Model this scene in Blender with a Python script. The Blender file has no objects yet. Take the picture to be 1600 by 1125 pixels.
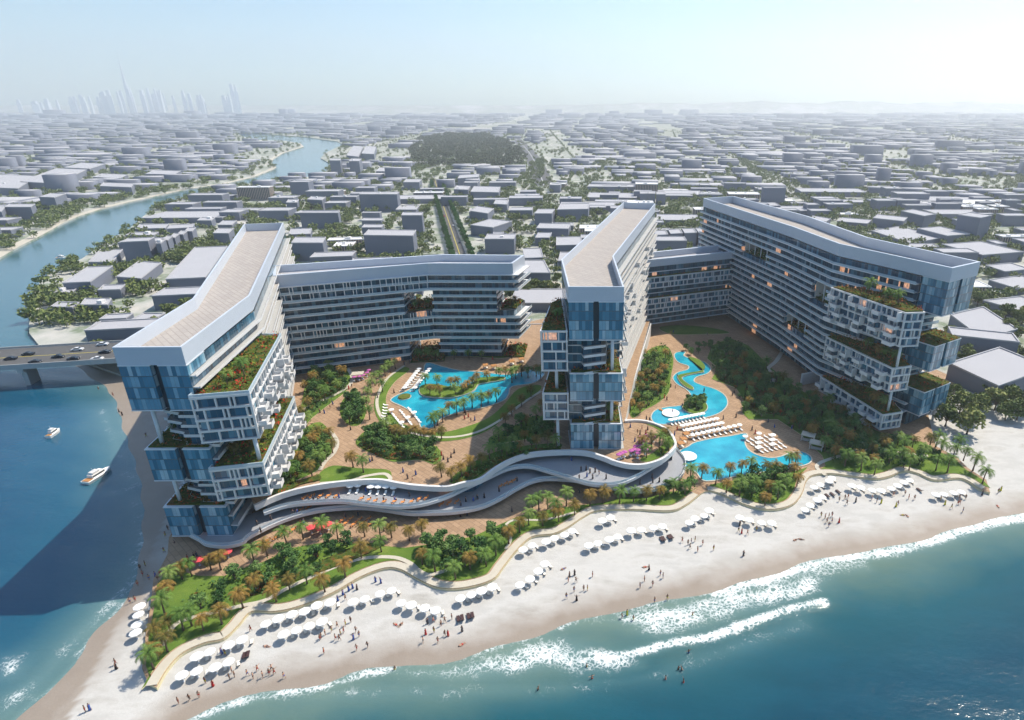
HAZE = 1.3e-4; VB = 3
import bpy, math, random
import numpy as np
from mathutils import Vector
from mathutils.geometry import tessellate_polygon
R = random.Random(7)
D = bpy.data
scene = bpy.context.scene
COL = scene.collection

# ---------------------------------------------------------------- survey
# The plan was surveyed from the photograph: P() turns a sighting of a point at height z into ground coordinates (metres).
F, CX, CY, H = 961., 930., 562., 120.
TH = math.atan(397 / F)
S_, C_ = math.sin(TH), math.cos(TH)
def P(x, y, z=0.):
    u = (x - CX) / F; v = (y - CY) / F
    t = (H - z) / (S_ + v * C_)
    return (u * t, (C_ - v * S_) * t)
def PP(pts, z=0.): return [P(a, b, z) for a, b in pts]
def ratio(y):
    v = (y - CY) / F
    return (C_ - v * S_) / (S_ + v * C_)

# ---------------------------------------------------------------- camera, light, air
cam = D.cameras.new('camera'); co = D.objects.new('camera', cam); COL.objects.link(co)
co.location = (0, 0, H); co.rotation_euler = (math.pi / 2 - TH, 0, 0)
cam.sensor_width = 36; cam.lens = 36 * F / 1600; cam.shift_x = -130 / 1600.
cam.shift_y = (562 - 562.5) / 1600
cam.clip_start = 1; cam.clip_end = 90000
scene.camera = co
SUN = Vector((.56, .42, 1)).normalized()
EL = math.asin(SUN.z); AZ = math.atan2(SUN.x, SUN.y)
sl = D.lights.new('sun', 'SUN'); sl.energy = 5.0; sl.angle = math.radians(.5); sl.color = (1, .905, .77)
so = D.objects.new('sun', sl); COL.objects.link(so); so.rotation_euler = SUN.to_track_quat('Z', 'Y').to_euler()
w = D.worlds.new('World'); scene.world = w; w.use_nodes = True
nt = w.node_tree
bg = nt.nodes['Background']
sky = nt.nodes.new('ShaderNodeTexSky'); sky.sky_type = 'NISHITA'; sky.sun_disc = False
sky.sun_elevation = EL; sky.sun_rotation = AZ
sky.air_density = 1.2; sky.dust_density = .6; sky.ozone_density = 3.5; sky.altitude = 0
tc = nt.nodes.new('ShaderNodeMix'); tc.data_type = 'RGBA'; tc.blend_type = 'MULTIPLY'; tc.inputs[0].default_value = 1; tc.inputs[7].default_value = (.80, 1.02, 1.12, 1); nt.links.new(sky.outputs[0], tc.inputs[6]); nt.links.new(tc.outputs[2], bg.inputs[0]); bg.inputs[1].default_value = .108
vs = scene.view_settings
vs.view_transform = 'Standard'; vs.look = 'None'; vs.exposure = 0.40; vs.gamma = 1; vs.use_curve_mapping = False
cy = scene.cycles
cy.use_denoising = True
try: cy.denoiser = 'OPENIMAGEDENOISE'
except Exception: pass
cy.max_bounces = 5; cy.diffuse_bounces = 2; cy.glossy_bounces = 2; cy.transmission_bounces = 2
cy.transparent_max_bounces = 8; cy.volume_bounces = VB; cy.use_adaptive_sampling = True; cy.adaptive_threshold = .02
cy.caustics_reflective = False; cy.caustics_refractive = False

# ---------------------------------------------------------------- helpers
class MB:
    def __init__(s): s.v = []; s.f = []; s.m = []; s.uv = None
    def quad(s, a, b, c, d, m=0, uv=None):
        n = len(s.v); s.v += [a, b, c, d]; s.f.append((n, n + 1, n + 2, n + 3)); s.m.append(m)
        if uv is not None:
            if s.uv is None: s.uv = {}
            s.uv[len(s.f) - 1] = uv
    def ngon(s, pts, m=0):
        n = len(s.v); s.v += list(pts); s.f.append(tuple(range(n, n + len(pts)))); s.m.append(m)
    def prism(s, ring, z0, z1, m=0, mtop=None, bottom=True):
        n = len(s.v); k = len(ring)
        s.v += [(x, y, z0) for x, y in ring] + [(x, y, z1) for x, y in ring]
        for i in range(k):
            j = (i + 1) % k; s.f.append((n + i, n + j, n + k + j, n + k + i)); s.m.append(m)
        if k > 10:
            T = tessellate_polygon([[Vector((x, y, 0)) for x, y in ring]])
            for t in T:
                p, q, r_ = ring[t[0]], ring[t[1]], ring[t[2]]; up = (q[0] - p[0]) * (r_[1] - p[1]) - (q[1] - p[1]) * (r_[0] - p[0]) > 0
                s.f.append(tuple(n + k + j for j in (t if up else t[::-1]))); s.m.append(m if mtop is None else mtop)
        else: s.f.append(tuple(range(n + k, n + 2 * k))); s.m.append(m if mtop is None else mtop)
        if bottom: s.f.append(tuple(range(n + k - 1, n - 1, -1))); s.m.append(m)
    def box(s, cx, cy, z0, z1, lx, ly, ang=0, m=0):
        c, q = math.cos(ang), math.sin(ang)
        s.prism([(cx + c * a * lx / 2 - q * b * ly / 2, cy + q * a * lx / 2 + c * b * ly / 2) for a, b in ((-1, -1), (1, -1), (1, 1), (-1, 1))], z0, z1, m)
    def tube(s, pts, rad, n=7, m=0, cap=True):
        base = []
        for i, p in enumerate(pts):
            p = Vector(p); a = Vector(pts[max(i - 1, 0)]); b = Vector(pts[min(i + 1, len(pts) - 1)])
            d = (b - a).normalized(); q = d.orthogonal().normalized() if abs(d.z) < .9 else (Vector((1, 0, 0)) - d * d.x).normalized()
            r = d.cross(q); k = len(s.v); base.append(k)
            rr = rad[i] if isinstance(rad, (list, tuple)) else rad
            for t in range(n):
                w_ = 2 * math.pi * t / n; o = p + (q * math.cos(w_) + r * math.sin(w_)) * rr; s.v.append(tuple(o))
        for i in range(len(pts) - 1):
            for t in range(n):
                u = (t + 1) % n; s.f.append((base[i] + t, base[i] + u, base[i + 1] + u, base[i + 1] + t)); s.m.append(m)
        if cap:
            s.f.append(tuple(base[0] + t for t in range(n - 1, -1, -1))); s.m.append(m)
            s.f.append(tuple(base[-1] + t for t in range(n))); s.m.append(m)
    def mesh(s, name, mats, smooth=False):
        me = D.meshes.new(name); me.from_pydata(s.v, [], s.f)
        for m in (mats if isinstance(mats, (list, tuple)) else [mats]): me.materials.append(m)
        if any(s.m): me.polygons.foreach_set('material_index', s.m)
        if s.uv:
            L = me.uv_layers.new(name='UVMap'); co_ = np.zeros((len(me.loops), 2), np.float32)
            for fi, uv in s.uv.items():
                st = me.polygons[fi].loop_start
                for k, q in enumerate(uv): co_[st + k] = q
            L.data.foreach_set('uv', co_.ravel())
        if smooth: me.polygons.foreach_set('use_smooth', [True] * len(s.f))
        me.update(); return me
    def build(s, name, mats, parent=None, smooth=False):
        o = D.objects.new(name, s.mesh(name, mats, smooth)); COL.objects.link(o)
        if parent is not None: put(o, parent)
        return o
def put(o, parent):
    o.parent = parent
    o.matrix_parent_inverse = parent.matrix_basis.inverted() if parent.parent is None else parent.matrix_basis.inverted()
def tag(o, label=None, cat=None, group=None, kind=None):
    if label: o['label'] = label
    if cat: o['category'] = cat
    if group: o['group'] = group
    if kind: o['kind'] = kind
    return o
def empty(name, loc=(0, 0, 0), rz=0, sc=1):
    o = D.objects.new(name, None); COL.objects.link(o); o.location = loc; o.rotation_euler = (0, 0, rz); o.scale = (sc, sc, sc); o.empty_display_size = .5
    return o
def child(name, me, parent, color=None):
    o = D.objects.new(name, me); COL.objects.link(o); o.parent = parent
    if color: o.color = color
    return o
def copy_tree(src, parent=None):
    c = src.copy(); COL.objects.link(c)
    if parent is not None: c.parent = parent
    for ch in KIDS.get(src.name, ()): copy_tree(ch, c)
    return c
KIDS = {}
def proto(name, parts):
    """parts: [(part name, mesh, [(sub-part name, mesh)...])]; the first placed thing is the proto itself"""
    return {'name': name, 'parts': parts}
def place(pr, loc, rz=0, sc=1, colors=None):
    o = D.objects.new(pr['name'], None); COL.objects.link(o); o.location = loc
    o.rotation_euler = (0, 0, rz); o.scale = (sc, sc, sc) if not isinstance(sc, tuple) else sc
    for pn, me, subs in pr['parts']:
        c = child(pn, me, o, (colors or {}).get(pn))
        for sn, sm in subs: child(sn, sm, c, (colors or {}).get(sn))
    return o
ONES = 'first second third fourth fifth sixth seventh eighth ninth tenth eleventh twelfth thirteenth fourteenth fifteenth sixteenth seventeenth eighteenth nineteenth'.split()
TENS = {2: 'twent', 3: 'thirt', 4: 'fort', 5: 'fift', 6: 'sixt', 7: 'sevent', 8: 'eight', 9: 'ninet'}
def ordw(n):
    if n < 20: return ONES[n - 1]
    if n < 100: return TENS[n // 10] + ('ieth' if n % 10 == 0 else 'y-' + ONES[n % 10 - 1])
    return 'hundred-and-' + ordw(n - 100) if n > 100 else 'hundredth'
REG = []
def reg(o, desc, zone, cat, group): REG.append((o, desc, zone, cat, group)); return o
def finish_labels():
    by = {}
    for r in REG: by.setdefault((r[1], r[2]), []).append(r)
    for (desc, zone), v in by.items():
        inland = 'boulevard row' in zone
        v.sort(key=lambda r: r[0].location.y if inland else round(r[0].location.x / (r[0].location.y * C_ + 110 * S_), 4))
        for i, (o, _, _, cat, group) in enumerate(v):
            lab = desc + ' ' + zone
            if len(v) == 2 and not inland: lab += ', the ' + ('western' if i == 0 else 'eastern') + ' one'
            elif len(v) > 1: lab += ', ' + ordw(i + 1) + (' from the hotel' if inland else ' from the west')
            tag(o, lab, cat, group)
def spline(pts, k=5, closed=True):
    out = []; n = len(pts)
    for i in range(n if closed else n - 1):
        p = [pts[(i + j) % n] if closed else pts[min(max(i + j, 0), n - 1)] for j in (-1, 0, 1, 2)]
        for s in range(k):
            t = s / k
            out.append(tuple(.5 * (2 * p[1][a] + (p[2][a] - p[0][a]) * t + (2 * p[0][a] - 5 * p[1][a] + 4 * p[2][a] - p[3][a]) * t * t + (3 * p[1][a] - p[0][a] - 3 * p[2][a] + p[3][a]) * t ** 3) for a in (0, 1)))
    if not closed: out.append(pts[-1])
    return out
def area(r): return sum(r[i][0] * r[(i + 1) % len(r)][1] - r[(i + 1) % len(r)][0] * r[i][1] for i in range(len(r))) / 2
def ccw(r): return list(r) if area(r) > 0 else list(reversed(r))
def inside(p, ring):
    x, y = p; c = False; n = len(ring); j = n - 1
    for i in range(n):
        xi, yi = ring[i]; xj, yj = ring[j]
        if (yi > y) != (yj > y) and x < (xj - xi) * (y - yi) / (yj - yi) + xi: c = not c
        j = i
    return c
def np_inside(X, Y, ring):
    c = np.zeros(X.shape, bool); n = len(ring); j = n - 1
    for i in range(n):
        xi, yi = ring[i]; xj, yj = ring[j]
        if yi != yj: c ^= ((yi > Y) != (yj > Y)) & (X < (xj - xi) * (Y - yi) / (yj - yi) + xi)
        j = i
    return c
def np_dist(X, Y, line):
    d = np.full(X.shape, 1e9)
    for a, b in zip(line[:-1], line[1:]):
        dx, dy = b[0] - a[0], b[1] - a[1]; L = dx * dx + dy * dy + 1e-9
        t = np.clip(((X - a[0]) * dx + (Y - a[1]) * dy) / L, 0, 1)
        d = np.minimum(d, np.hypot(X - a[0] - t * dx, Y - a[1] - t * dy))
    return d
def offset(ring, offs):
    n = len(ring); L = []
    if not isinstance(offs, (list, tuple)): offs = [offs] * n
    for i in range(n):
        a, b = ring[i], ring[(i + 1) % n]; dx, dy = b[0] - a[0], b[1] - a[1]; l = math.hypot(dx, dy) or 1e-6
        L.append((a[0] + dy / l * offs[i], a[1] - dx / l * offs[i], dx / l, dy / l))
    out = []
    for i in range(n):
        p, q = L[i - 1], L[i]; cr = p[2] * q[3] - p[3] * q[2]
        if abs(cr) < .02:
            o = (offs[i - 1] + offs[i]) / 2; out.append((ring[i][0] + q[3] * o, ring[i][1] - q[2] * o))
        else:
            t = ((q[0] - p[0]) * q[3] - (q[1] - p[1]) * q[2]) / cr; out.append((p[0] + p[2] * t, p[1] + p[3] * t))
    return out
def scatter(ring, gap, rnd, tries=None, avoid=(), keep=None):
    xs = [p[0] for p in ring]; ys = [p[1] for p in ring]; out = []
    A = abs(area(ring)); tries = tries or int(A / (gap * gap) * 8) + 10; g2 = gap * gap
    for _ in range(tries):
        p = (rnd.uniform(min(xs), max(xs)), rnd.uniform(min(ys), max(ys)))
        if inside(p, ring) and not any(inside(p, a) for a in avoid) and all((p[0] - q[0]) ** 2 + (p[1] - q[1]) ** 2 > g2 for q in out): out.append(p)
    return out

# ---------------------------------------------------------------- materials
class N:
    def __init__(s, name, rough=.6, spec=.3, metal=0):
        s.m = D.materials.new(name); s.m.use_nodes = True; s.t = s.m.node_tree; s.b = s.t.nodes['Principled BSDF']
        s.b.inputs['Roughness'].default_value = rough; s.b.inputs['Specular IOR Level'].default_value = spec; s.b.inputs['Metallic'].default_value = metal
    def n(s, ty, ins=None, **kw):
        x = s.t.nodes.new('ShaderNode' + ty)
        for k, v in kw.items(): setattr(x, k, v)
        for k, v in (ins or {}).items():
            if hasattr(v, 'is_output') or isinstance(v, bpy.types.NodeSocket): s.t.links.new(v, x.inputs[k])
            else: x.inputs[k].default_value = v
        return x
    def math(s, op, a, b=None, c=None):
        ins = {0: a}
        if b is not None: ins[1] = b
        if c is not None: ins[2] = c
        return s.n('Math', ins, operation=op).outputs[0]
    def mix(s, f, a, b):
        x = s.t.nodes.new('ShaderNodeMix'); x.data_type = 'RGBA'
        for k, v in ((0, f), (6, a), (7, b)):
            if isinstance(v, bpy.types.NodeSocket): s.t.links.new(v, x.inputs[k])
            else: x.inputs[k].default_value = v if k == 0 else (*v, 1)[:4]
        return x.outputs[2]
    def ramp(s, f, stops, const=False):
        x = s.n('ValToRGB', {0: f}); e = x.color_ramp.elements
        if const: x.color_ramp.interpolation = 'CONSTANT'
        while len(e) < len(stops): e.new(.5)
        for k, (p, c) in enumerate(stops): e[k].position = p; e[k].color = (*c, 1)
        return x.outputs[0]
    def pos(s): return s.n('NewGeometry').outputs['Position']
    def obj(s): return s.n('TexCoord').outputs['Object']
    def noise(s, vec, scale, detail=3, rough=.55): return s.n('TexNoise', {'Vector': vec, 'Scale': scale, 'Detail': detail, 'Roughness': rough}).outputs[0]
    def col(s, c):
        if isinstance(c, bpy.types.NodeSocket): s.t.links.new(c, s.b.inputs['Base Color'])
        else: s.b.inputs['Base Color'].default_value = (*c, 1)
        return s
    def inp(s, k, v):
        if isinstance(v, bpy.types.NodeSocket): s.t.links.new(v, s.b.inputs[k])
        else: s.b.inputs[k].default_value = v
        return s
    def bump(s, h, st=.3, dist=.1):
        s.t.links.new(s.n('Bump', {'Height': h, 'Strength': st, 'Distance': dist}).outputs[0], s.b.inputs['Normal']); return s
def flat(name, c, rough=.6, spec=.3, metal=0, var=.12, scale=.6):
    n = N(name, rough, spec, metal)
    v = n.noise(n.pos(), scale, 4)
    k = n.math('MULTIPLY_ADD', v, 2 * var, 1 - var)
    h = n.n('HueSaturation', {'Value': k, 'Color': (*c, 1)}); n.col(h.outputs[0]); return n.m
M = {}
M['white'] = flat('white_panel', (.66, .655, .65), .45, .4, var=.05, scale=.25)
M['fascia'] = flat('metal_fascia', (.50, .545, .61), .35, .6, var=.05, scale=.15)
M['concrete'] = flat('concrete', (.42, .42, .41), .8, .2)
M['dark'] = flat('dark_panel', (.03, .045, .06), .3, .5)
M['pave_white'] = flat('pale_stone', (.50, .46, .38), .7, .2, var=.1, scale=.8)
M['kerb'] = flat('sandstone_kerb', (.62, .56, .36), .7, .2)
M['trunk'] = flat('bark', (.14, .10, .07), .9, .1, scale=3)
M['wood'] = flat('teak_slats', (.42, .20, .07), .6, .3)
M['canvas'] = flat('white_canvas', (.86, .85, .82), .8, .1, var=.03)
M['canvas_red'] = flat('red_canvas', (.75, .09, .10), .8, .1, var=.03)
M['canvas_pink'] = flat('magenta_canvas', (.45, .12, .34), .8, .1, var=.03)
M['steel'] = flat('painted_steel', (.62, .66, .70), .35, .5)
M['asphalt'] = flat('asphalt', (.10, .10, .10), .85, .2, var=.2, scale=.4)
M['yellow'] = flat('yellow_road_paint', (.62, .50, .06), .6, .2)
M['roadwhite'] = flat('white_road_paint', (.7, .7, .68), .6, .2)
M['umbfabric2'] = flat('cushion_cloth', (.80, .76, .68), .8, .1)
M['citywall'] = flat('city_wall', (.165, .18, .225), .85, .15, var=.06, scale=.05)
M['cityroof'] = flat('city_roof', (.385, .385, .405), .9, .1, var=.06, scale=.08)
M['unit'] = flat('rooftop_plant', (.72, .71, .70), .7, .2)
M['terra'] = flat('buff_render', (.42, .34, .28), .85, .15, var=.08, scale=.3)

def facade(name, cols, frame, fw=.07, rough=.12, lit=.03, spec=.7, fh=.06):
    """window panes laid out in metres along the wall (u) and storeys (v)"""
    n = N(name, rough, spec)
    uv = n.n('TexCoord').outputs['UV']; s = n.n('SeparateXYZ', {0: uv})
    u, v = s.outputs[0], s.outputs[1]
    fu, fv = n.math('FLOOR', u), n.math('FLOOR', v)
    cv = n.n('CombineXYZ', {0: fu, 1: fv}).outputs[0]
    wn = n.n('TexWhiteNoise', {'Vector': cv}, noise_dimensions='2D').outputs[0]
    base = n.ramp(wn, cols, const=True)
    wv = n.noise(n.n('CombineXYZ', {0: n.math('MULTIPLY', u, .35), 1: n.math('MULTIPLY', v, .6)}).outputs[0], 2.0, 3)
    base = n.mix(n.math('MULTIPLY', wv, .55), base, (.05, .09, .11))
    fr = n.math('FRACT', u); fr2 = n.math('FRACT', v)
    e = n.math('MAXIMUM', n.math('LESS_THAN', fr, fw), n.math('LESS_THAN', fr2, fh))
    n.col(n.mix(e, base, frame))
    n.inp('Roughness', n.math('MULTIPLY_ADD', e, .35, rough))
    if lit > 0:
        gv = n.n('CombineXYZ', {0: n.math('FLOOR', n.math('MULTIPLY', u, .33)), 1: n.math('ADD', fv, 31.5)}).outputs[0]
        g = n.n('TexWhiteNoise', {'Vector': gv}, noise_dimensions='2D').outputs[0]
        on = n.math('MULTIPLY', n.math('LESS_THAN', g, lit), n.math('SUBTRACT', 1.0, e))
        on = n.math('MULTIPLY', on, n.math('GREATER_THAN', wn, .3))
        on = n.math('MULTIPLY', on, n.math('MULTIPLY_ADD', n.noise(uv, 3.0, 2), 1.6, -.2))
        n.inp('Emission Color', (1, .5, .25, 1)); n.inp('Emission Strength', n.math('MULTIPLY', on, .75))
    return n.m
M['glass'] = facade('ribbon_glazing', [(0, (.010, .05, .09)), (.4, (.018, .08, .135)), (.66, (.04, .14, .22)), (.85, (.08, .23, .33)), (.95, (.22, .34, .42))], (.07, .12, .16), fw=.06, lit=.035)
M['boxglass'] = facade('curtain_wall', [(0, (.04, .17, .28)), (.28, (.07, .24, .37)), (.48, (.13, .34, .49)), (.68, (.26, .48, .62)), (.86, (.45, .64, .74))], (.03, .06, .08), fw=.05, lit=0, rough=.08, spec=.9, fh=.07)  # lighter blues paint the reflected sky into the pane colours
M['frameglass'] = facade('loggia_glazing', [(0, (.015, .08, .15)), (.5, (.035, .14, .24)), (.75, (.08, .24, .36)), (.9, (.25, .42, .52))], (.06, .09, .11), fw=.05, lit=.02)
M['arcade'] = facade('arcade_wall', [(0, (.02, .02, .03)), (.6, (.04, .04, .05))], (.36, .29, .24), fw=.5, lit=0, rough=.6, spec=.2, fh=.12)

n = N('railing_glass', .15, .6); n.col((.55, .68, .76)); n.inp('Alpha', .62); M['rail'] = n.m
n = N('paving', .8, .2); p = n.pos()
br = n.n('TexBrick', {'Vector': n.n('Mapping', {'Vector': p, 'Rotation': (0, 0, .7)}).outputs[0], 'Color1': (.37, .245, .155, 1), 'Color2': (.26, .165, .10, 1), 'Mortar': (.17, .11, .07, 1), 'Scale': .3, 'Mortar Size': .03, 'Brick Width': .9, 'Row Height': .45}, offset=.5)
k = n.noise(p, .12, 5); n.col(n.mix(n.math('MULTIPLY', k, .5), br.outputs[0], (.50, .35, .22))); M['paving'] = n.m
n = N('roof_pavers', .85, .2); p = n.pos()
br = n.n('TexBrick', {'Vector': n.n('Mapping', {'Vector': p, 'Rotation': (0, 0, .78)}).outputs[0], 'Color1': (.40, .36, .325, 1), 'Color2': (.34, .305, .275, 1), 'Mortar': (.27, .24, .215, 1), 'Scale': .22, 'Mortar Size': .03, 'Brick Width': 1.0, 'Row Height': .35}, offset=.5)
n.col(n.mix(n.math('MULTIPLY', n.noise(p, .15, 5), .45), br.outputs[0], (.38, .36, .345))); M['roofpave'] = n.m
n = N('grass', .95, .1); p = n.pos()
n.col(n.mix(n.noise(p, 1.3, 4), n.ramp(n.noise(p, .09, 5), [(.3, (.06, .12, .02)), (.55, (.14, .21, .032)), (.7, (.24, .29, .06))]), (.085, .155, .03))); n.bump(n.noise(p, 4, 4), .5, .15); M['grass'] = n.m
def foliage(name, stops, sc=.5, rnd=.5):
    n = N(name, .75, .15); p = n.obj()
    oi = n.n('ObjectInfo').outputs['Random']
    isl = n.n('NewGeometry').outputs['Random Per Island']
    t = n.math('MULTIPLY_ADD', oi, rnd, n.math('MULTIPLY', isl, .35)); t = n.math('ADD', t, n.math('MULTIPLY_ADD', n.noise(p, sc, 3), .7, -.3))
    n.col(n.ramp(t, stops)); return n.m
M['leaf_city'] = foliage('olive_foliage', [(0, (.06, .095, .03)), (.35, (.125, .165, .05)), (.7, (.21, .235, .075)), (1, (.31, .31, .11))])
M['leaf_green'] = foliage('garden_foliage', [(0, (.025, .065, .02)), (.35, (.065, .145, .04)), (.7, (.15, .25, .07)), (1, (.26, .35, .12))])
M['leaf_palm'] = foliage('palm_fronds', [(0, (.05, .11, .02)), (.4, (.10, .18, .035)), (.75, (.18, .25, .06)), (1, (.27, .31, .10))])
M['leaf_bronze'] = foliage('bronze_palm_fronds', [(0, (.07, .085, .02)), (.3, (.13, .11, .025)), (.6, (.24, .15, .035)), (1, (.33, .19, .055))])
M['leaf_wood'] = foliage('woodland_foliage', [(0, (.03, .045, .018)), (.4, (.07, .085, .03)), (.7, (.13, .14, .05)), (1, (.2, .19, .08))], .02, .1)
M['leaf_boulevard'] = foliage('hedge_foliage', [(0, (.025, .075, .012)), (.5, (.045, .12, .022)), (1, (.08, .19, .04))])
def bed(name, a, b, c):
    n = N(name, .8, .1); isl = n.n('NewGeometry').outputs['Random Per Island']
    t = n.math('MULTIPLY_ADD', isl, .45, n.math('MULTIPLY_ADD', n.noise(n.pos(), .22, 2), 1.3, -.35)); n.col(n.ramp(t, [(0, a), (.42, a), (.5, b), (.62, b), (.7, c), (1, c)])); return n.m
M['bed'] = bed('flowering_planting', (.06, .12, .02), (.16, .20, .03), (.48, .04, .025))
M['bed_rust'] = bed('rust_planting', (.10, .11, .02), (.22, .12, .03), (.35, .07, .02))
n = N('planting_floor', .95, .05); p_ = n.pos(); n.col(n.ramp(n.noise(p_, .5, 4), [(.35, (.035, .06, .015)), (.5, (.075, .10, .02)), (.62, (.13, .07, .025))])); M['soil'] = n.m
M['meadow'] = flat('low_groundcover', (.11, .13, .03), .95, .05, var=.5, scale=.6)
def tint(name, rough=.7):
    n = N(name, rough, .2); n.col(n.n('ObjectInfo').outputs['Color']); return n.m
M['tint'] = tint('dyed_cloth'); M['skin'] = tint('skin', .6); M['paint'] = tint('car_paint', .25)
n = N('pool_water', .04, .8); p = n.pos()
n.col(n.mix(n.ramp(n.noise(p, .10, 4), [(.35, (0, 0, 0)), (.65, (1, 1, 1))]), (.008, .25, .38), (.03, .42, .54))); n.bump(n.noise(p, 1.2, 3), .25, .15); M['pool'] = n.m
n = N('city_ground', .95, .1); p = n.pos()
a = n.ramp(n.noise(p, .03, 6, .6), [(.36, (.47, .455, .42)), (.5, (.36, .37, .33)), (.58, (.17, .21, .14)), (.68, (.46, .455, .43))])
far = n.ramp(n.noise(p, .0022, 5, .65), [(.35, (.38, .36, .33)), (.5, (.22, .24, .17)), (.62, (.42, .40, .38))])
n.col(n.mix(n.math('MULTIPLY', n.ramp(n.n('SeparateXYZ', {0: n.n('Mapping', {'Vector': p, 'Scale': (1, .0003, 1)}).outputs[0]}).outputs[1], [(.3, (0, 0, 0)), (.9, (1, 1, 1))]), .8), a, far)); M['ground'] = n.m
# ================================================================ terrain
COAST = PP([(62,543),(95,556),(138,586),(166,606),(182,630),(195,676),(209,715),(219,749),(224,800),(221,860),(213,897),(200,937),(157,980),(133,1010),(105,1055),(67,1088),(35,1115),(10,1150),(-30,1230),(140,1260),(290,1124),(400,1085),(500,1068),(575,1046),(700,1033),(780,1010),(840,992),(885,976),(948,958),(1042,939),(1090,929),(1180,905),(1288,871),(1379,857),(1450,840),(1535,814),(1600,801),(1800,745),(2200,660)])
EASTBANK = PP([(62,543),(47,524),(47,500),(46,470),(64,444),(80,428),(106,418),(130,406),(160,384),(176,374),(200,362),(221,343),(240,327),(269,316),(293,308),(315,301),(355,295),(397,286),(425,284),(453,279),(488,277),(512,267),(515,256),(501,248),(508,240),(522,233),(536,227),(528,222),(500,218),(480,215),(427,211),(400,208),(372,200),(372,191),(400,184)])
WESTBANK = PP([(-400,560),(-150,452),(0,406),(30,388),(58,374),(80,362),(100,350),(124,340),(160,328),(200,318),(240,309),(293,297),(355,288),(400,277),(427,266),(432,262),(424,256),(428,249),(443,240),(475,230),(470,225),(448,221),(400,219),(380,214),(360,204),(345,195),(345,186),(385,182)])
landring = ccw(EASTBANK[0:1] + COAST[1:] + [(900, 420), (-150, 420)] + [(-255, 330)])
gx = np.arange(-330, 470, 1.25); gy = np.arange(36, 335, 1.25)
GX, GY = np.meshgrid(gx, gy)
coastS = spline(COAST, 4, False)
coastR = ccw(coastS + [(900, 420), (-150, 420), (-255, 330)])
ins = np_inside(GX, GY, coastR); dist = np_dist(GX, GY, coastS)
sd = np.where(ins, dist, -dist)
hsh = (np.sin(GX * .11 + GY * .07) * np.sin(GX * .043 - GY * .09) + .5 * np.sin(GX * .31 + 1) * np.sin(GY * .27)) * .12
Z = np.where(sd > 0, 1.15 * (1 - np.exp(-sd / 14.)) + .02 + hsh * np.clip(sd / 12, 0, 1), sd * .08)
def grid_mesh(name, GX, GY, Z, mat, mask=None, attrs=None, smooth=True):
    ny, nx = GX.shape; co_ = np.stack([GX, GY, Z], -1).reshape(-1, 3)
    ii = np.arange(ny * nx).reshape(ny, nx); q = np.stack([ii[:-1, :-1], ii[:-1, 1:], ii[1:, 1:], ii[1:, :-1]], -1).reshape(-1, 4)
    if mask is not None:
        mk = mask[:-1, :-1] | mask[1:, 1:] | mask[1:, :-1] | mask[:-1, 1:]; q = q[mk.ravel()]
    used = np.unique(q); remap = np.full(ny * nx, -1); remap[used] = np.arange(len(used)); q = remap[q]
    me = D.meshes.new(name); me.vertices.add(len(used)); me.vertices.foreach_set('co', co_[used].astype(np.float32).ravel())
    me.loops.add(len(q) * 4); me.loops.foreach_set('vertex_index', q.ravel().astype(np.int32)); me.polygons.add(len(q))
    me.polygons.foreach_set('loop_start', np.arange(0, len(q) * 4, 4, dtype=np.int32))
    if smooth: me.polygons.foreach_set('use_smooth', np.ones(len(q), bool))
    me.update(calc_edges=True)
    for k, v in (attrs or {}).items():
        a = me.attributes.new(k, 'FLOAT', 'POINT'); a.data.foreach_set('value', v.reshape(-1)[used].astype(np.float32))
    me.materials.append(mat); o = D.objects.new(name, me); COL.objects.link(o); return o
# sand
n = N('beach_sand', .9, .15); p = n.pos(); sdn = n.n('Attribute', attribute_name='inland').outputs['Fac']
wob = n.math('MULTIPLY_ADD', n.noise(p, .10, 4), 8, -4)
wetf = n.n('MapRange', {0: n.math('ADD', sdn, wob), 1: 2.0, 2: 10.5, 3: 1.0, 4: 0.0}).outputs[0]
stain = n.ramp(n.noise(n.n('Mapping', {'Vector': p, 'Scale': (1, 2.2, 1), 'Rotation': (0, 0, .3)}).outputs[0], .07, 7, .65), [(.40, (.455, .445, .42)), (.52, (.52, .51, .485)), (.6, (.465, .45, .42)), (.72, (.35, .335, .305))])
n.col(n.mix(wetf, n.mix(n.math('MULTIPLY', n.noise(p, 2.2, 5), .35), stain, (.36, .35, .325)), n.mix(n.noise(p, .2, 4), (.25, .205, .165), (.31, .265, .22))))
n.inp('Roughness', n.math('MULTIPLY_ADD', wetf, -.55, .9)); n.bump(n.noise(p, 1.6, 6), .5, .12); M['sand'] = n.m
tag(grid_mesh('sand_beach', GX, GY, Z, M['sand'], sd > -14, {'inland': np.where(GX < -100 + (GY - 60) * -.35, sd * .3, sd)}), kind='structure')
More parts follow.
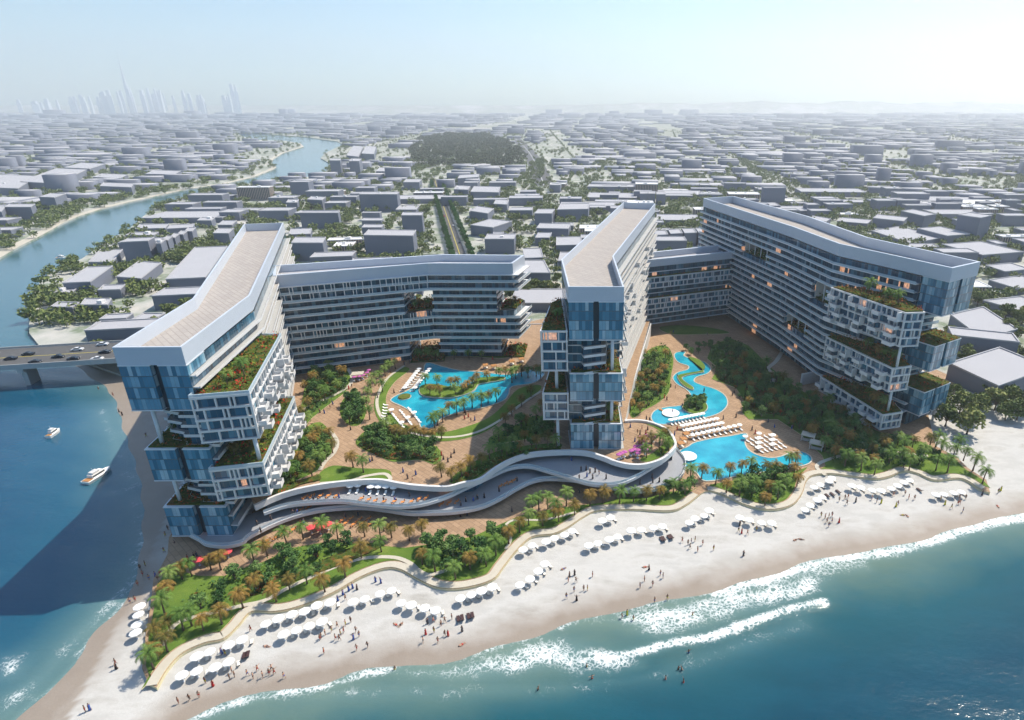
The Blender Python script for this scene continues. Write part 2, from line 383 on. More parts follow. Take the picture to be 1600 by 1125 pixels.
# sea
def nonuni(lo, hi, d0, d1, step):
    a = list(np.arange(d0, d1 + .01, step)); s = step
    x = d0
    while x > lo: s *= 1.25; x -= s; a.insert(0, x)
    s = step; x = d1
    while x < hi: s *= 1.25; x += s; a.append(x)
    return np.array(a)
sx = nonuni(-8200, 8200, -430, 340, 1.5); sy = nonuni(-900, 7600, 30, 330, 1.3)
SX, SY = np.meshgrid(sx, sy)
cl = np.minimum(np_dist(SX, SY, coastS), np.minimum(np_dist(SX, SY, EASTBANK), np_dist(SX, SY, WESTBANK) + 8))
crest = spline(PP([(930,1030),(948,1028),(1003,1019),(1042,1008),(1082,1001),(1121,994),(1160,978),(1200,964),(1240,951),(1287,941)]), 4, False)
swash = spline(PP([(1120,925),(1180,910),(1288,877),(1379,862),(1450,845),(1535,820),(1600,806),(1750,765)]), 4, False)
swashL = spline(PP([(300,1122),(400,1090),(500,1073),(560,1055),(620,1044)]), 4, False)
shelf = spline(PP([(1170,930),(1240,905),(1300,888),(1345,880)]), 4, False)
fields = [(PP([(870,975),(948,960),(1042,942),(1180,912),(1260,892),(1300,905),(1270,935),(1180,958),(1100,985),(1030,1000),(960,975)]), .95),
          (PP([(600,1045),(700,1036),(790,1012),(860,990),(920,1005),(1000,1022),(1010,1045),(930,1060),(860,1050),(790,1060),(700,1068),(640,1060)]), .95),
          (PP([(380,1095),(560,1065),(700,1065),(860,1065),(1000,1050),(1120,1005),(1250,960),(1280,985),(1150,1030),(1040,1065),(900,1085),(700,1095),(500,1100)]), .60),
          (PP([(0,1130),(60,1075),(120,1010),(160,975),(205,930),(215,880),(222,800),(210,740),(185,680),(165,640),(150,640),(175,700),(200,760),(203,830),(195,900),(150,950),(110,990),(60,1050),(0,1090)]), .78),
          (PP([(0,1030),(20,1027),(33,1040),(25,1055),(0,1060)]), 1.5), (PP([(158,768),(185,764),(197,768),(188,775),(165,774)]), .8)]
foam = np.zeros(SX.shape)
for ln, wd, st in ((crest, 1.5, 1.25), (swash, 3.0, 1.15), (swashL, 1.6, .9), (shelf, 3.2, .75)):
    foam = np.maximum(foam, st * np.exp(-(np_dist(SX, SY, ln) / wd) ** 2))
for ring, st in fields:
    i = np_inside(SX, SY, ring); d = np_dist(SX, SY, ring + ring[:1]); foam = np.maximum(foam, np.where(i, st * np.clip(.35 + d / 5, 0, 1), st * .35 * np.exp(-d / 2.5)))
foam = np.maximum(foam, np.where(SX > -140, .72 * np.exp(-(np_dist(SX, SY, coastS) / 1.2) ** 2), .5 * np.exp(-(np_dist(SX, SY, coastS) / 1.5) ** 2)))
lift = .55 * np.exp(-(np_dist(SX, SY, crest) / 2.2) ** 2) + .04 * np.sin(SX * .12 + SY * .5) * (SY < 330)
seaE = np_dist(SX, SY, [(-120, 60), (700, 330)]); east = 1 / (1 + np.exp(-(SX + 120) / 25.))
river = ((SY > 272) | (SX < -700)).astype(float)
n = N('sea_water', .12, .2); p = n.pos()
at = lambda k: n.n('Attribute', attribute_name=k).outputs['Fac']
d_, f_, e_, r_ = at('offshore'), at('foam'), at('eastern'), at('river')
deep = n.mix(e_, (.004, .052, .108), (.003, .046, .078)); mid = n.mix(e_, (.010, .085, .15), (.014, .085, .10)); sh = n.mix(e_, (.07, .16, .18), (.13, .19, .15))
dn = n.math('ADD', d_, n.math('MULTIPLY_ADD', n.noise(p, .03, 5), 16, -6))
t1 = n.n('MapRange', {0: dn, 1: 2.0, 2: 22.0}).outputs[0]; t2 = n.n('MapRange', {0: dn, 1: 14.0, 2: 42.0}).outputs[0]
c = n.mix(t2, n.mix(t1, sh, mid), deep)
c = n.mix(n.math('MULTIPLY', n.ramp(n.noise(n.n('Mapping', {'Vector': p, 'Scale': (1, 2.5, 1), 'Rotation': (0, 0, .25)}).outputs[0], .05, 6, .65), [(.4, (0, 0, 0)), (.75, (1, 1, 1))]), .3), c, (.012, .10, .15))
c = n.mix(r_, c, n.mix(n.noise(p, .02, 4), (.03, .10, .13), (.055, .14, .17)))
vo = n.n('TexVoronoi', {'Vector': n.mix(.12, p, n.n('TexNoise', {'Vector': p, 'Scale': .5, 'Detail': 3}).outputs[1]), 'Scale': .5}, feature='DISTANCE_TO_EDGE').outputs[0]
lace = n.math('SUBTRACT', 1.0, n.math('MULTIPLY', vo, 3.2))
warp = n.n('VectorMath', {0: p, 1: n.n('VectorMath', {0: n.n('TexNoise', {'Vector': p, 'Scale': .35, 'Detail': 4}).outputs[1], 'Scale': 5.0}, operation='SCALE').outputs[0]}, operation='ADD').outputs[0]
vo2 = n.n('TexVoronoi', {'Vector': warp, 'Scale': .85}, feature='DISTANCE_TO_EDGE').outputs[0]
lace = n.math('SUBTRACT', 1.0, n.math('MULTIPLY', vo2, 4.0))
fr = n.math('ADD', n.math('MULTIPLY_ADD', lace, .5, -.42), n.math('ADD', n.math('MULTIPLY_ADD', n.noise(p, .16, 4, .6), 1.7, -1.0), n.math('MULTIPLY_ADD', n.noise(p, 1.5, 5, .7), .9, -.45)))
fm = n.n('MapRange', {0: n.math('ADD', n.math('MULTIPLY', f_, 1.15), fr), 1: .32, 2: 1.25}, interpolation_type='SMOOTHSTEP').outputs[0]
fm = n.math('MULTIPLY', fm, n.math('GREATER_THAN', f_, .03))
n.col(n.mix(fm, n.mix(n.math('MULTIPLY', f_, .35), c, (.22, .34, .33)), (.78, .80, .80))); n.inp('Roughness', n.math('MULTIPLY_ADD', fm, .5, .12)); n.inp('Specular IOR Level', n.math('MULTIPLY_ADD', e_, -.4, .6))
wv = n.math('ADD', n.noise(n.n('Mapping', {'Vector': p, 'Scale': (1, 1.8, 1), 'Rotation': (0, 0, .3)}).outputs[0], .35, 5, .6), n.math('MULTIPLY', fm, .3))
n.bump(wv, .28, .35); M['sea'] = n.m
tag(grid_mesh('sea', SX, SY, lift, M['sea'], None, {'offshore': cl, 'foam': foam, 'eastern': east, 'river': river}), kind='structure')

# land
def sheet(name, ring, z, mat, thick=2.5, kerb=None, kind='structure', kw=.35):
    ring = ccw(ring); mb = MB(); mb.prism(ring, z - thick, z, 1 if kerb else 0, 0, bottom=False)
    return tag(mb.build(name, [mat, kerb] if kerb else mat), kind=kind)
eastland = EASTBANK + [(-900, 9300), (9500, 9300), (9500, 120), (420, 232), (160, 232), (110, 255), (-60, 255), (-128, 200), (-215, 262)]
westland = WESTBANK + [(-1100, 9300), (-9500, 9300), (-9500, 300)]
sheet('city_ground', eastland, 1.5, M['ground']); sheet('river_bank_ground', westland, 1.5, M['ground'])

PATH = PP([(245,1075),(262,1046),(285,1022),(320,1006),(350,999),(374,977),(393,957),(430,957),(470,948),(521,927),(563,903),(601,889),(625,891),(651,905),(683,919),(723,920),(769,907),(788,885),(807,861),(831,840),(865,835),(887,825),(913,808),(935,799),(988,797),(1047,799),(1073,789),(1095,772),(1106,768),(1124,772),(1160,788),(1190,796),(1216,796),(1240,788),(1254,770),(1260,752),(1272,743),(1300,741),(1332,745),(1367,749),(1390,745),(1413,737),(1432,740),(1460,751),(1495,748),(1511,752),(1530,764),(1547,770)], 1.5)
pathS = spline(PATH, 5, False)
WEDGE = PP([(1541,750),(1513,732),(1495,715),(1462,697)], 1.5)
WSIDE = PP([(232,1068),(222,1045),(228,990),(235,950),(240,905),(252,885),(262,866),(264,840)], 1.5)
resort = pathS + WEDGE + [(140, 232), (170, 262), (112, 420), (40, 400), (-40, 345), (-150, 350), (-200, 340), (-140, 195), (-129, 160)] + list(reversed(WSIDE))
sheet('park_paving', resort, 1.62, M['paving'], 1.6, M['kerb'])
def ribbon(name, line, w, z, mat, kerb=None, th=.3, side=0):
    mb = MB(); n_ = len(line); Lp = []; Rp = []
    for i in range(n_):
        a, b = line[max(i - 1, 0)], line[min(i + 1, n_ - 1)]; dx, dy = b[0] - a[0], b[1] - a[1]; l = math.hypot(dx, dy) or 1
        nx, ny = -dy / l, dx / l; q = line[i]; o = side * w / 2
        Lp.append((q[0] + nx * (w / 2 + o), q[1] + ny * (w / 2 + o))); Rp.append((q[0] + nx * (o - w / 2), q[1] + ny * (o - w / 2)))
    for i in range(n_ - 1):
        for A, B, zz in ((Lp, Rp, z),):
            mb.quad((*B[i], zz), (*B[i + 1], zz), (*A[i + 1], zz), (*A[i], zz), 0)
        mb.quad((*Rp[i], z - th), (*Rp[i + 1], z - th), (*Rp[i + 1], z), (*Rp[i], z), 1 if kerb else 0)
        mb.quad((*Lp[i + 1], z - th), (*Lp[i], z - th), (*Lp[i], z), (*Lp[i + 1], z), 1 if kerb else 0)
    return tag(mb.build(name, [mat, kerb] if kerb else mat), kind='structure')
# park lawns (z 1.75) -------------------------------------------------
def lawn(pts, z, k=4, name='lawn'):
    return sheet(name, spline(PP(pts, z), k), z, M['grass'], .3, M['kerb'])
inner = [(q[0], q[1]) for q in pathS]
def shift(line, w):
    out = []
    for i in range(len(line)):
        a, b = line[max(i - 1, 0)], line[min(i + 1, len(line) - 1)]; dx, dy = b[0] - a[0], b[1] - a[1]; l = math.hypot(dx, dy) or 1
        out.append((line[i][0] - dy / l * w, line[i][1] + dx / l * w))
    return out
pin = shift(pathS, 3.0)
i1 = min(range(len(pathS)), key=lambda i: math.dist(pathS[i], P(1047, 799, 1.5)))
i2 = min(range(len(pathS)), key=lambda i: math.dist(pathS[i], P(1102, 769, 1.5)))
i3 = min(range(len(pathS)), key=lambda i: math.dist(pathS[i], P(1272, 743, 1.5)))
LAWN_A = [pin[0]] + pin[1:i2] + PP([(1085,765),(1050,768),(1010,778),(975,776),(940,786),(900,790),(860,796),(812,806),(775,822),(740,838),(690,848),(633,856),(563,850),(515,846),(457,856),(411,878),(377,889),(350,900),(310,900),(285,893),(266,888)], 1.75) + list(reversed(PP([(236,1062),(228,1040),(233,990),(241,950),(246,912)], 1.75)))
sheet('lawn', LAWN_A, 1.78, M['grass'], .3, M['kerb'])
LAWN_B = pin[i2 + 3:i3 - 2] + PP([(1262,730),(1235,738),(1200,742),(1170,746),(1140,752),(1110,757)], 1.75)
sheet('lawn', LAWN_B, 1.78, M['grass'], .3, M['kerb'])
LAWN_C = pin[i3 + 2:-1] + PP([(1536,750),(1510,734),(1490,716),(1460,702),(1440,690),(1400,686),(1340,660),(1290,632),(1245,606),(1205,575),(1170,540),(1140,528),(1112,540),(1105,560),(1122,575),(1112,592),(1150,606),(1162,625),(1160,645),(1170,655),(1215,655),(1250,678),(1285,712),(1290,728),(1280,734)], 1.75)
sheet('lawn', LAWN_C, 1.78, M['grass'], .3, M['kerb'])
LAWN_D = PP([(1012,548),(1040,540),(1052,560),(1048,590),(1045,612),(1030,628),(1008,640),(985,650),(985,590)], 1.75)
sheet('lawn', spline(LAWN_D, 4), 1.78, M['grass'], .3, M['kerb'])
LAWN_E = PP([(1030,512),(1060,508),(1110,512),(1140,520),(1100,522),(1050,522)], 1.75)
sheet('lawn', spline(LAWN_E, 4), 1.78, M['grass'], .3, M['kerb'])
ribbon('beach_path', shift(pathS[1:i2 - 3], 1.35), 2.3, 1.86, M['pave_white'], M['kerb'], .35)
ribbon('beach_path', shift(pathS[i2 + 2:-4], 1.35), 2.3, 1.86, M['pave_white'], M['kerb'], .35)
ribbon('garden_path', spline(PP([(252,1010),(262,992),(275,975),(300,965),(350,953),(379,946),(414,938),(451,918),(499,896),(542,879),(577,871),(617,871),(641,880),(655,892),(672,898),(700,890)], 1.8), 4, False), 1.3, 1.84, M['pave_white'], None, .05)
ribbon('garden_path', spline(PP([(790,858),(798,842),(790,822),(806,812),(850,812),(900,800)], 1.8), 4, False), .9, 1.84, M['pave_white'], None, .05)
ribbon('garden_path', spline(PP([(1205,600),(1210,585),(1200,576),(1212,565),(1222,550)], 1.8), 4, False), 2.0, 1.84, M['pave_white'], None, .05)
ribbon('garden_path', spline(PP([(1290,742),(1276,728),(1300,716),(1360,700),(1400,706),(1450,712)], 1.8), 4, False), 1.4, 1.84, M['pave_white'], None, .05)

# podium deck (z 10)
RIM = spline(PP([(398,793),(438,775),(483,763),(537,755),(590,752),(622,757),(651,761),(697,763),(723,757),(750,751),(775,733),(799,720),(828,711),(873,707),(913,708),(940,715),(961,723),(983,728),(1007,728),(1033,720),(1049,707),(1055,696),(1048,680),(1036,670),(1016,662),(996,659),(976,660)], 10), 5, False)
BACK = [(12.5, 214), (17, 245), (30, 322), (6, 331), (-10, 318), (-36, 316), (-60, 318), (-150, 300), (-128, 235), (-113, 195), (-107, 160)]
deckring = ccw(RIM + BACK)
mb = MB(); mb.prism(deckring, 8.9, 10.0, 1, 0); tag(mb.build('podium_garden_deck', [M['paving'], M['white']]), kind='structure')
def lawn10(pts, name='lawn'): return sheet(name, spline(PP(pts, 10), 4), 10.16, M['grass'], .15, M['kerb'])
G = {}
def L10(k, pts): G[k] = spline(PP(pts, 10), 4); sheet('lawn', G[k], 10.16, M['grass'], .15, M['kerb'])
L10('nw', [(484,586),(515,572),(542,575),(548,592),(540,612),(512,634),(486,655),(474,668),(470,640)])
L10('w', [(474,672),(500,660),(516,678),(520,700),(510,722),(492,738),(462,752),(444,768),(425,775),(432,745),(450,708)])
L10('sw', [(498,742),(520,728),(560,732),(603,734),(612,742),(604,752),(570,749),(540,753),(505,756)])
L10('c1', [(533,630),(550,612),(566,622),(572,645),(562,664),(545,664),(533,650)])
L10('s', [(556,690),(575,672),(610,668),(650,684),(684,700),(690,716),(680,726),(655,719),(615,722),(590,712),(566,702)])
L10('se', [(702,752),(720,735),(760,712),(800,700),(850,694),(876,694),(872,702),(830,706),(795,716),(770,730),(745,748),(715,756)])
L10('e', [(800,668),(835,650),(858,660),(862,680),(830,686),(800,690),(770,694),(765,684)])
L10('ring', [(628,574),(612,585),(597,600),(585,625),(588,650),(605,670),(640,683),(690,690),(740,682),(775,665),(800,640),(842,612),(842,602),(810,608),(788,632),(765,652),(735,665),(690,676),(650,670),(622,658),(606,640),(604,618),(618,596),(640,578)])
L10('plaza', [(1053,690),(1048,700),(1032,715),(1010,722),(1000,718),(1020,708),(1036,694),(1038,682),(1026,670),(1010,663),(1030,668),(1046,680)])
L10('back', [(690,558),(720,556),(780,560),(800,556),(790,550),(730,548),(690,550)])
ribbon('garden_path', spline(PP([(632,572),(607,590),(594,610),(589,630),(596,652),(618,668),(655,680),(700,684),(745,676),(785,655),(815,632),(845,612)], 10), 4, False), 1.2, 10.24, M['pave_white'], None, .05)
ribbon('garden_path', spline(PP([(474,640),(500,628),(530,614),(548,600),(550,588),(543,576)], 10), 4, False), 1.5, 10.26, M['pave_white'], None, .2)
ribbon('garden_path', spline(PP([(500,756),(545,752),(570,745),(600,741),(610,748),(606,753)], 10), 4, False), 1.3, 10.26, M['pave_white'], None, .2)
ribbon('garden_path', spline(PP([(515,672),(527,690),(522,708),(508,722),(500,735)], 10), 4, False), 1.3, 10.26, M['pave_white'], None, .2)

# pools
def pool(ring, z, name='swimming_pool', label=None, group=None):
    ring = ccw(ring); root = empty(name, (*ring[0], z)); tag(root, label, 'pool', group)
    mb = MB(); mb.prism(ring, z - .2, z, 0); put(mb.build('water', M['pool']), root)
    mb = MB(); o = offset(ring, .45); k = len(ring)
    for i in range(k):
        j = (i + 1) % k; mb.quad((*ring[i], z + .1), (*o[i], z + .1), (*o[j], z + .1), (*ring[j], z + .1)); mb.quad((*o[i], z + .1), (*o[i], z - .1), (*o[j], z - .1), (*o[j], z + .1)); mb.quad((*ring[i], z - .1), (*ring[i], z + .1), (*ring[j], z + .1), (*ring[j], z - .1))
    put(mb.build('coping', M['pave_white']), root); return root
POOL1 = spline(PP([(666,568),(690,573),(716,579),(754,582),(794,586),(835,578),(850,584),(835,598),(800,604),(794,616),(786,626),(759,636),(730,642),(708,647),(688,655),(676,668),(660,669),(655,658),(645,645),(629,635),(612,627),(617,620),(637,611),(652,601),(662,590)], 10), 4)
POOL2 = spline(PP([(1054,556),(1060,566),(1076,572),(1074,578),(1060,582),(1052,590),(1058,600),(1072,608),(1080,618),(1076,628),(1064,634),(1040,637),(1024,642),(1018,652),(1024,661),(1040,663),(1066,659),(1100,653),(1124,645),(1136,632),(1132,618),(1116,608),(1096,602),(1084,596),(1088,589),(1104,584),(1110,576),(1100,566),(1080,561),(1068,556),(1070,550),(1058,551)], 1.7), 4)
POOL3 = spline(PP([(1062,706),(1076,698),(1086,692),(1112,686),(1140,682),(1166,678),(1163,690),(1168,702),(1182,711),(1202,716),(1220,714),(1236,708),(1254,707),(1266,714),(1266,722),(1252,728),(1230,731),(1200,736),(1172,740),(1140,746),(1112,751),(1098,750),(1088,738),(1072,730),(1066,720)], 1.7), 4)
pool(POOL1, 10.12, label='large turquoise lagoon pool with palm island on the raised garden deck')
pool(POOL2, 1.78, label='winding pool with round white platform, above the lounger rows')
pool(POOL3, 1.78, label='bright turquoise pool beside the curved white ramp, nearest the beach')
def island(pts, z, name, label, mat, th=.5, k=4):
    ring = ccw(spline(PP(pts, z), k)); root = empty(name, (*ring[0], z)); tag(root, label, 'island')
    mb = MB(); mb.prism(ring, z - .3, z + th, 0); put(mb.build('kerb', M['pave_white']), root)
    mb = MB(); mb.prism(offset(ring, -.25), z + th - .1, z + th + .12, 0); put(mb.build('planting', mat), root); return ring
ISL1 = island([(655,608),(658,618),(676,622),(703,623),(726,618),(741,611),(748,602),(762,599),(786,595),(786,590),(746,592),(736,602),(708,606),(684,602),(664,602)], 10.2, 'pool_island', 'long palm-planted island curving through the lagoon pool', M['grass'])
ISL2 = island([(1066,636),(1072,644),(1086,648),(1100,645),(1106,638),(1102,630),(1092,626),(1076,627)], 1.8, 'pool_island', 'round grassy island with trees in the winding pool', M['grass'])
ISL3 = island([(1076,560),(1092,564),(1101,574),(1096,580),(1080,583),(1064,586),(1058,590),(1066,602),(1080,610),(1084,607),(1070,597),(1066,591),(1076,587),(1092,584),(1100,580)], 1.8, 'pool_island', 'thin winding strip of planting in the upper channel of the winding pool', M['grass'], k=3)
def disc(c, z, rx, h, mats, root, n_=32, name='slab'):
    mb = MB(); mb.prism([(c[0] + rx * math.cos(2 * math.pi * i / n_), c[1] + rx * math.sin(2 * math.pi * i / n_)) for i in range(n_)], z, z + h, 0); return put(mb.build(name, mats), root)
c = P(632, 620, 10.3); r = tag(empty('planted_disc', (*c, 10.1)), 'round lime-green planted disc at the western tip of the lagoon pool', 'planter'); disc(c, 10.0, 2.7, .35, M['pave_white'], r, name='rim'); disc(c, 10.2, 2.45, .5, M['meadow'], r, name='planting')
c = P(1048, 645, 2.2); r = tag(empty('pool_platform', (*c, 1.8)), 'round white platform standing in the winding pool', 'platform'); disc(c, 2.0, 3.6, .3, M['canvas'], r, name='deck'); disc(c, 1.6, 3.0, .4, M['concrete'], r, name='base')
mb = MB(); q = P(1033, 640, 2.2); mb.box((c[0] + q[0]) / 2 - 1.2, (c[1] + q[1]) / 2 + 1, 1.9, 2.15, 4.0, 1.1, -.9); put(mb.build('footbridge', M['wood']), r)
c = P(1075, 712, 2.6); r = tag(empty('pool_platform', (*c, 1.8)), 'white half-round platform at the foot of the ramp over the bright pool', 'platform'); disc(c, 2.2, 3.2, .4, M['canvas'], r, name='deck'); disc(c, 1.6, 2.2, .6, M['concrete'], r, name='base')

# podium building below the deck ------------------------------------
M['terrace'] = flat('terrace_floor', (.30, .31, .33), .5, .4)
pod = tag(empty('podium', (-40, 170, 1.6)), 'low white podium of sweeping curved terraces between the western and middle towers', 'building')
def band(line, z0, z1, th, mat, name, close=False):
    mb = MB(); inn = shift(line, th)
    for i in range(len(line) - 1):
        a, b, c, d = line[i], line[i + 1], inn[i + 1], inn[i]
        mb.quad((*a, z0), (*b, z0), (*b, z1), (*a, z1)); mb.quad((*d, z0), (*d, z1), (*c, z1), (*c, z0)); mb.quad((*a, z1), (*b, z1), (*c, z1), (*d, z1)); mb.quad((*a, z0), (*d, z0), (*c, z0), (*b, z0))
    for i, s in ((0, 1), (len(line) - 1, -1)):
        q = [(*line[i], z0), (*inn[i], z0), (*inn[i], z1), (*line[i], z1)]; mb.ngon(q if s < 0 else q[::-1])
    return put(mb.build(name, mat, smooth=False), pod)
def wallglass(line, z0, z1, mat, name, parent, storeys=1, panel=1.5, closed=False):
    mb = MB(); u = 0; L = list(line) + ([line[0]] if closed else [])
    for a, b in zip(L[:-1], L[1:]):
        l = math.dist(a, b) / panel; mb.quad((*a, z0), (*b, z0), (*b, z1), (*a, z1), 0, [(u, 0), (u + l, 0), (u + l, storeys), (u, storeys)]); u += l
    o = mb.build(name, mat); put(o, parent); return o
band(shift(RIM, -.5), 9.1, 10.9, .9, M['white'], 'roof_rim')
T2 = spline(PP([(412,802),(450,790),(499,785),(537,784),(571,788),(617,792),(657,789),(697,777),(723,765),(760,748),(793,733),(825,729),(860,738),(887,746),(908,753),(935,758),(967,756),(993,746),(1015,733),(1035,722)], 7), 4, False)
T1 = spline(PP([(290,832),(310,842),(323,850),(350,853),(377,848),(390,838),(430,818),(470,804),(510,796),(563,793),(603,797),(638,802),(670,802),(710,800),(750,793),(780,780),(807,764),(833,752),(860,748),(910,752),(953,761),(983,767),(1020,765),(1052,753),(1068,737),(1070,720),(1058,703),(1050,694)], 4), 4, False)
def terrace(line, z, name):
    back = shift(RIM, 6.0); back = [q for q in back]
    mb = MB(); ring = ccw(line + [q for q in reversed(shift(RIM[4:-18], 5.0))])
    mb.prism(ring, z - .5, z, 1, 0); put(mb.build(name, [M['terrace'], M['white']]), pod)
terrace(T2, 7, 'upper_terrace'); terrace(T1, 4, 'lower_terrace')
band(shift(T2, -.25), 6.3, 7.25, .3, M['white'], 'terrace_edge'); band(T2, 7.26, 8.1, .07, M['rail'], 'railing')
band(shift(T1, -.25), 3.2, 4.25, .3, M['white'], 'terrace_edge'); band(T1, 4.26, 5.1, .07, M['rail'], 'railing')
wallglass(shift(RIM[3:-20], 3.0), 7.0, 9.1, M['glass'], 'upper_glazing', pod); wallglass(shift(RIM[3:-20], 4.2), 4.0, 6.6, M['glass'], 'middle_glazing', pod)
GB = shift(T1[2:-14], 4.0); wallglass(GB, 1.6, 3.6, M['boxglass'], 'ground_glazing', pod)
wallglass(shift(RIM[-26:], .8), 1.6, 9.1, M['pave_white'], 'curved_wall', pod, panel=1)
band([(-107, 150), (-113, 195)][::-1], 1.6, 9, .4, M['white'], 'side_wall'); band([(31, 322), (11.5, 214), (12.4, 205)][::-1], 1.6, 9.0, .4, M['white'], 'side_wall')
band([(30, 324), (6, 333), (-10, 320), (-36, 318), (-60, 320), (-150, 302)], 1.6, 9.9, .3, M['white'], 'side_wall')
# ================================================================ hotel buildings
SW = 1.5
def walls(ring, kinds, z0, z1, k0, mats, name, root, rows=1, panel=1.5):
    """glass walls of one storey; kinds[i] picks the material of edge i (None: open)"""
    mb = MB(); u = 0
    for i, a in enumerate(ring):
        b = ring[(i + 1) % len(ring)]; l = math.dist(a, b) / panel
        if kinds[i] is not None: mb.quad((*a, z0), (*b, z0), (*b, z1), (*a, z1), kinds[i], [(u, k0), (u + l, k0), (u + l, k0 + rows), (u, k0 + rows)])
        u += l
    if mb.f: put(mb.build(name, mats), root)
def rails(ring, offs, flags, z, mat, root, h=.95, name='balcony_railing', th=.06):
    o = offset(ring, offs); o2 = offset(ring, [q - th for q in offs]); mb = MB(); n_ = len(ring)
    for i in range(n_):
        if not flags[i]: continue
        j = (i + 1) % n_; a, b, c, d = o[i], o[j], o2[j], o2[i]
        mb.quad((*a, z), (*b, z), (*b, z + h), (*a, z + h)); mb.quad((*d, z + h), (*c, z + h), (*c, z), (*d, z)); mb.quad((*a, z + h), (*b, z + h), (*c, z + h), (*d, z + h))
    if mb.f: put(mb.build(name, mat), LAST[0])
LAST = [None]
def slab(ring, offs, z, th, root, mat, name='floor_slab', mtop=None):
    mb = MB(); mb.prism(offset(ring, offs), z - th, z, 0, 0 if mtop is None else 1); LAST[0] = mb.build(name, [mat] if mtop is None else [mat, mtop]); put(LAST[0], root)
def roof(ring, z0, z1, root, deck, th=.7, depth=3.6, out=0.):
    """fascia with a walled roof deck sunk behind it"""
    o = offset(ring, out); i_ = offset(ring, -th); mb = MB(); n_ = len(ring)
    for a in range(n_):
        b = (a + 1) % n_
        mb.quad((*o[a], z0), (*o[b], z0), (*o[b], z1), (*o[a], z1)); mb.quad((*o[a], z1), (*o[b], z1), (*i_[b], z1), (*i_[a], z1)); mb.quad((*i_[b], z1 - depth), (*i_[a], z1 - depth), (*i_[a], z1), (*i_[b], z1))
    mb.ngon([(*q, z0) for q in o][::-1])
    put(mb.build('roof_fascia', M['fascia']), root)
    mb = MB(); mb.ngon([(*q, z1 - depth + .01) for q in i_]); put(mb.build('roof_deck', deck), root)
def column(root, x, y, z0, z1, r=.55):
    mb = MB(); mb.tube([(x, y, z0), (x, y, z1)], r, 12); put(mb.build('column', M['steel'], smooth=True), root)
def leafbed(ring, z, h, mat, root, name='terrace_planting', dens=2.2, seed=1, size=.8, cover=None):
    rn = random.Random(seed); ring = ccw(ring); mb = MB(); A = abs(area(ring)); xs = [q[0] for q in ring]; ys = [q[1] for q in ring]
    if cover is None: mb.prism(ring, z, z + .35, 1)
    cl = [(rn.uniform(min(xs), max(xs)), rn.uniform(min(ys), max(ys)), rn.uniform(.6, 1.3)) for _ in range(int(A / 4) + 2)]
    n_ = int(min(A * dens, 9000)); c = 0; thick = .35 if cover is None else .02
    while c < n_:
        if rn.random() < .6 and cl:
            q = rn.choice(cl); x, y = q[0] + rn.gauss(0, .8), q[1] + rn.gauss(0, .8); zz = z + .3 + rn.random() ** .7 * h * q[2]
        else: x, y = rn.uniform(min(xs), max(xs)), rn.uniform(min(ys), max(ys)); zz = z + .3 + rn.random() * h * .45
        c += 1
        if not inside((x, y), ring): continue
        leaf(mb, Vector((x, y, zz)), size * rn.uniform(.6, 1.3), rn)
    o = mb.build(name, [mat, M['soil']])
    if root is not None: put(o, root)
    return o
def leaf(mb, p, s, rn, up=.4):
    a = Vector((rn.gauss(0, 1), rn.gauss(0, 1), rn.gauss(0, 1))).normalized(); n_ = (Vector((rn.gauss(0, 1), rn.gauss(0, 1), rn.gauss(0, 1) + up * 2))).normalized()
    u = a.cross(n_); u = u.normalized() if u.length > .01 else Vector((1, 0, 0)); v = n_.cross(u)
    k = len(mb.v); mb.v += [tuple(p + u * s * .5), tuple(p + v * s * .32), tuple(p - u * s * .5), tuple(p - v * s * .32)]; mb.f.append((k, k + 1, k + 2, k + 3)); mb.m.append(0)
def frames(root, ring, edges, levels, k0, seed, white=None, th=.44, spac=(2.4, 4.6), top=True):
    """loggias: white slab edges and irregular posts round recessed glazing"""
    rn = random.Random(seed); white = white or M['white']; n_ = len(ring)
    for li in range(len(levels) - 1):
        z0, z1 = levels[li], levels[li + 1]
        slab(ring, [0] * n_, z0 + .3, th, root, white)
        walls(offset(ring, -.75), [0] * n_, z0 + .3, z1 - .14, k0 + li, [M['frameglass']], 'loggia_glazing', root)
        mb = MB(); last = None
        def post(cx, cy, ln, an):
            nonlocal last
            k = len(mb.v); mb.box(cx, cy, z0 + .3, z1 - .14, ln, .62, an); c0, c1 = mb.v[k + 4], mb.v[k + 5]
            if last is not None and math.dist(last, c0) > .02: mb.quad(last, (last[0], last[1], last[2] - .16), (c0[0], c0[1], c0[2] - .16), c0)
            last = c1
        for e in edges:
            a, b = ring[e], ring[(e + 1) % n_]; l = math.dist(a, b); dx, dy = (b[0] - a[0]) / l, (b[1] - a[1]) / l; t = .3
            while t < l - 1.2:
                post(a[0] + dx * t - dy * .35, a[1] + dy * t + dx * .35, .4, math.atan2(dy, dx)); t += rn.choice([1.1, spac[0], spac[1], 3.4])
            post(b[0] - dx * .3 - dy * .35, b[1] - dy * .3 + dx * .35, .4, math.atan2(dy, dx))
        put(mb.build('loggia_grid', white), LAST[0])
    z = levels[-1]; slab(ring, [0.02] * n_, z + .3, th, root, white)
